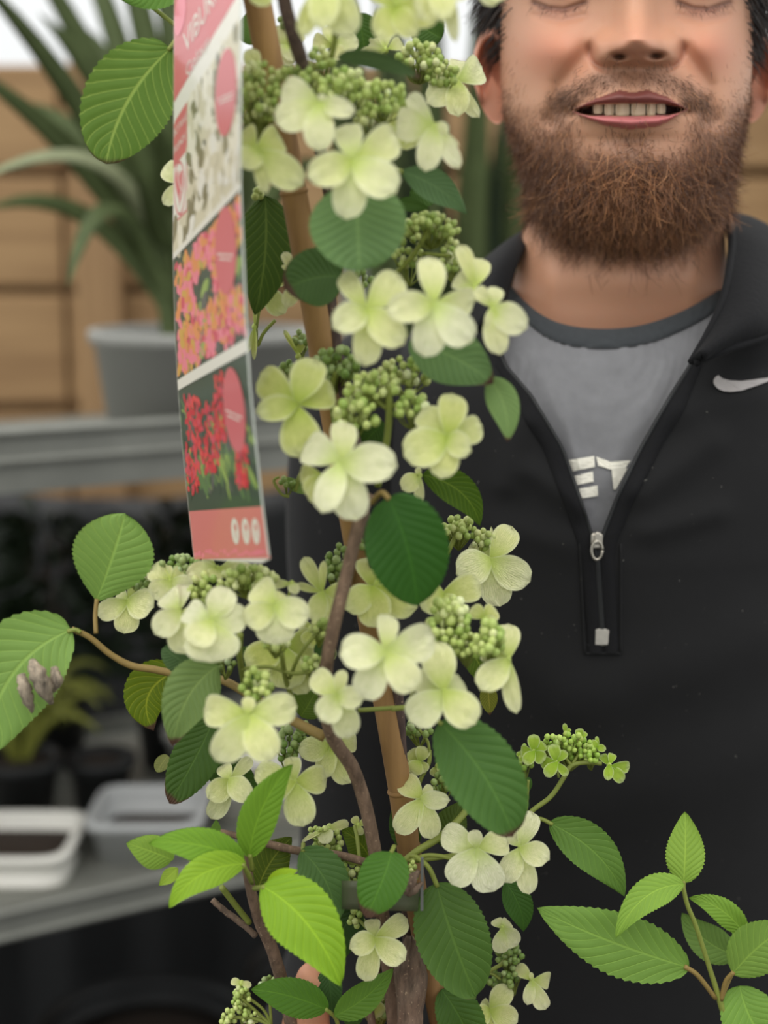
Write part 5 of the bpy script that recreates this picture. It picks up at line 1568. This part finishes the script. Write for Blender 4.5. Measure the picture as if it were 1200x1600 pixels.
lay_ = [0]
def clipu(x, y):
    return min(max(x, interp(y, LE) + .4), interp(y, RE) - .4)
def tpoly(mb, pts, lvl):
    """flat print: a polygon in the tag's own plane, cut into strips so it follows the bend"""
    q = [(clipu(a, b), b) for a, b in pts]
    mb.add([TG(a, b, .00025 + .00012 * lvl) for a, b in q], [tuple(range(len(q)))])
def tquad(mb, tl_, tr_, br_, bl_, lvl, n=14):
    vv = []
    for i in range(n):
        t = i / (n - 1)
        for j in range(5):
            s = j / 4
            a = np.array(tl_) * (1 - s) + np.array(tr_) * s; b = np.array(bl_) * (1 - s) + np.array(br_) * s
            q = a * (1 - t) + b * t
            vv.append(TG(clipu(q[0], q[1]), q[1], .00025 + .00012 * lvl))
    mb.add(vv, grid_faces(n, 5))
def tell(mb, cx, cy, rx, ry, lvl, ang=0.0, n=28):
    if n < 20:
        tpoly(mb, [(cx + rx * math.cos(w) * math.cos(ang) - ry * math.sin(w) * math.sin(ang), cy + rx * math.cos(w) * math.sin(ang) + ry * math.sin(w) * math.cos(ang)) for w in np.linspace(0, 2 * math.pi, n, endpoint=False)], lvl)
        return
    vv = []
    for w in np.linspace(-math.pi / 2, math.pi / 2, n):
        for s in np.linspace(-1, 1, 5):
            x, y = rx * s * max(math.cos(w), .01), ry * math.sin(w)
            a, b = cx + x * math.cos(ang) - y * math.sin(ang), cy + x * math.sin(ang) + y * math.cos(ang)
            vv.append(TG(clipu(a, b), b, .00025 + .00012 * lvl))
    mb.add(vv, grid_faces(n, 5))
def done(mb, name, mat, label=None, kind=None):
    o = mb.build(name, PR[mat], ptag, smooth=False); tag(o, label, kind=kind); return o
# panels
q = MB(); tquad(q, (272, -150), (378, -150), (378, -18), (270, 160), 1); done(q, 'printed_header', 'red', 'red header of the tag')
q = MB(); tquad(q, (269.5, 196), (378, 22), (377, 283), (270, 398), 1); done(q, 'printed_picture', 'cream', 'picture of white flowers')
q = MB(); tquad(q, (269, 196), (292, 159), (292, 233), (269, 262), 3); done(q, 'printed_panel', 'red', 'red panel with the words BOTANIC FRIENDS')
q = MB(); tquad(q, (269.5, 262), (292, 233), (292, 330), (269.5, 353), 3); done(q, 'printed_panel', 'red')
q = MB(); tquad(q, (270, 264), (291, 236), (291, 327), (270, 350), 4); done(q, 'printed_panel', 'white')
q = MB(); tquad(q, (270, 405), (378, 293), (384, 529), (276, 596), 1); done(q, 'printed_picture', 'dkgreen', 'picture of pink and orange flowers')
q = MB(); tquad(q, (277, 610), (386, 549), (412, 791), (295, 799), 1, 20); done(q, 'printed_picture', 'dkgreen', 'picture of red flowers')
q = MB(); tquad(q, (295, 799), (412, 791), (424, 872), (303, 874), 2); done(q, 'printed_footer', 'salmon', 'salmon red foot of the tag')
# picture 1: creamy petals with dark gaps
rt = random.Random(3)
def scat(name, cols, n, inside, sx_, sy_, lvl0, slant=0.0):
    parts = {c: MB() for c in set(cols)}
    k = 0
    while k < n:
        y = rt.uniform(0, 800); x = rt.uniform(268, 412)
        if not inside(x, y): continue
        c = rt.choice(cols); k += 1
        tell(parts[c], x, y, rt.uniform(*sx_), rt.uniform(*sy_), lvl0 + (k % 12) * .25, rt.uniform(-.25, .25) + slant, 9)
    for c, mb in parts.items():
        if mb.v: done(mb, name, c, kind='stuff')
def in1(x, y):
    return y > 196 - (x - 270) * 1.60 + 12 and y < 398 - (x - 270) * 1.065 - 8 and 272 < x < 376 and not (x < 295 and y < 352)
def in2(x, y):
    return y > 405 - (x - 270) * 1.04 + 12 and y < 596 - (x - 276) * .62 - 10 and interp(y, LE) + 4 < x < interp(y, RE) - 4
def in3(x, y):
    return y > 612 - (x - 277) * .56 + 8 and y < 790 and interp(y, LE) + 3 < x < interp(y, RE) - 4
scat('printed_petals', ['grey', 'olive', 'olive'], 34, in1, (1.5, 3), (8, 22), 2)
scat('printed_petals', ['ivory', 'ivory', 'cream', 'white', 'cream', 'ivory', 'olive'], 200, in1, (2.5, 6), (10, 26), 2.5)
scat('printed_leaves', ['green', 'dkgreen', 'lime', 'grey'], 46, in2, (3, 6), (8, 18), 1.5)
scat('printed_petals', ['pink', 'pink', 'orange', 'rose', 'amber', 'pink', 'orange'], 560, lambda x, y: in2(x, y) and (math.sin(x * .11 + 1.2) + math.sin(y * .045 + x * .03) > -.9), (2.0, 4.0), (5, 14), 2.5)
scat('printed_leaves', ['green', 'lime', 'green', 'dkgreen', 'dkgreen', 'grey'], 230, lambda x, y: in3(x, y) and 645 < y < 755 + (0 if rt.random() < .9 else 0), (1.6, 4.2), (12, 34), 1.5, -.22)
def near3(x, y):
    return in3(x, y) and (abs(x - 300 - 6 * math.sin(y * .03)) < 14 and 620 < y < 770 or abs(x - 330 + (y - 700) * .05) < 12 and 630 < y < 740 or (abs(x - 344) < 9 and y < 690) or (abs(x - 378) < 9 and 690 < y < 760))
scat('printed_spikes', ['scarlet', 'coral', 'scarlet', 'rose'], 300, near3, (1.3, 2.3), (4, 9), 4.5, -.12)
# coloured ovals with their captions
for cx, cy, rx, ry, an in ((353, 144, 16.5, 69, .05), (352.5, 392, 17, 69, -.01), (366, 641, 16.5, 67, -.10)):
    q = MB(); tell(q, cx, cy, rx, ry, 8, an, 40); done(q, 'printed_oval', 'red')
    q = MB()
    sl = {144: -.45, 392: .06, 641: .45}[cy]
    for dy, hw in ((0, 13), (7, 10)):
        for k in range(7):
            x0 = cx - hw + 2 * hw * k / 7; x1 = x0 + 2 * hw / 7 * rt.uniform(.5, .85); y0 = cy + 6 + dy + (x0 - cx) * sl
            tpoly(q, [(x0, y0 - 1.6), (x1, y0 - 1.6 + (x1 - x0) * sl), (x1, y0 + 1.6 + (x1 - x0) * sl), (x0, y0 + 1.6)], 9)
    done(q, 'printed_caption', 'white', kind='stuff')
# white line borders over the pictures
q = MB(); tquad(q, (269.8, 396), (377, 281), (377, 294), (269.8, 406), 10); done(q, 'printed_line', 'white')
q = MB(); tquad(q, (275, 594), (386, 528), (388, 549), (277, 610), 10); done(q, 'printed_line', 'white')
# laminate rim down the right side
q = MB()
for y0, y1 in zip(np.linspace(-150, 868, 24)[:-1], np.linspace(-150, 868, 24)[1:]):
    tpoly(q, [(interp(y0, RE) - 3.2, y0), (interp(y0, RE), y0), (interp(y1, RE), y1), (interp(y1, RE) - 3.2, y1)], 11)
done(q, 'laminate_edge', 'edge')
# heart emblem in its oval
q = MB(); tell(q, 280.5, 294, 8.6, 43, 5); done(q, 'printed_emblem', 'red')
q = MB(); tell(q, 280.5, 294, 7.6, 38.5, 6); done(q, 'printed_emblem', 'white')
q = MB()
hp = []
for w in np.linspace(0, 2 * math.pi, 40, endpoint=False):
    hx = 16 * math.sin(w) ** 3; hy = 13 * math.cos(w) - 5 * math.cos(2 * w) - 2 * math.cos(3 * w) - math.cos(4 * w)
    hp.append((280.5 + hx * .40, 290 - hy * 2.0))
tpoly(q, hp, 7); done(q, 'printed_emblem', 'red', 'red heart emblem in a white oval')
q = MB()
for a, b in zip([(276, 262), (279, 284), (283, 298), (279, 312), (280, 326)], [(279, 284), (283, 298), (279, 312), (280, 326), (281, 331)]):
    tpoly(q, [(a[0] - .6, a[1]), (a[0] + .6, a[1]), (b[0] + .6, b[1]), (b[0] - .6, b[1])], 8)
tpoly(q, [(283, 296), (285.5, 268), (286.5, 269), (284, 299)], 8)
done(q, 'printed_emblem', 'white')
# three pictogram ovals at the foot
for cx in (367.5, 384, 399.5):
    q = MB(); tell(q, cx, 830, 5.8, 20.5, 4, -.10); done(q, 'printed_symbol', 'white')
    q = MB(); tell(q, cx, 824, 2.0, 6, 5, -.10, 12); tpoly(q, [(cx - .5, 830), (cx + .5, 830), (cx + 1.6, 842), (cx + .6, 842)], 5); done(q, 'printed_symbol', 'salmon')
q = MB()
for k in range(20):
    x0 = 306 + k * 5.6; tell(q, x0, 864 + rt.uniform(-4, 4), rt.uniform(2, 4), rt.uniform(2, 5), 4, 0, 8)
done(q, 'printed_wear', 'pink', kind='stuff')
# lettering
def text(s, origin, along, up_, size, mat, lvl, name='printed_text', label=None):
    cu = bpy.data.curves.new('lettering', 'FONT'); cu.body = s; cu.resolution_u = 3
    o = bpy.data.objects.new('lettering', cu); scene.collection.objects.link(o)
    dg = bpy.context.evaluated_depsgraph_get(); ev = o.evaluated_get(dg); me = ev.to_mesh()
    vv = [(q.co.x * size, q.co.y * size) for q in me.vertices]; ff = [tuple(p.vertices) for p in me.polygons]
    ev.to_mesh_clear(); bpy.data.objects.remove(o); bpy.data.curves.remove(cu)
    mb = MB()
    pts = [(origin[0] + a * along[0] + b * up_[0], origin[1] + a * along[1] + b * up_[1]) for a, b in vv]
    mb.add([TG(clipu(x, y), y, .00025 + .00012 * lvl) for x, y in pts], ff)
    return done(mb, name, mat, label)
text('VIBURNUM', (289, 86), (.36, -.62), (-.10, -1), 46, 'white', 5, label='word VIBURNUM')
text('Colour', (291, 122), (.46, -.66), (-.05, -1), 27, 'white', 5)
text('BOTANIC', (271.5, 215), (.30, -.42), (-.0, -1), 16.5, 'white', 5, label='word BOTANIC')
text('FRIENDS', (271, 243), (.30, -.42), (-.0, -1), 16.5, 'white', 5, label='word FRIENDS')
q = MB(); tell(q, 281, 22, 8.5, 34, 4, .12); done(q, 'printed_symbol', 'pink')
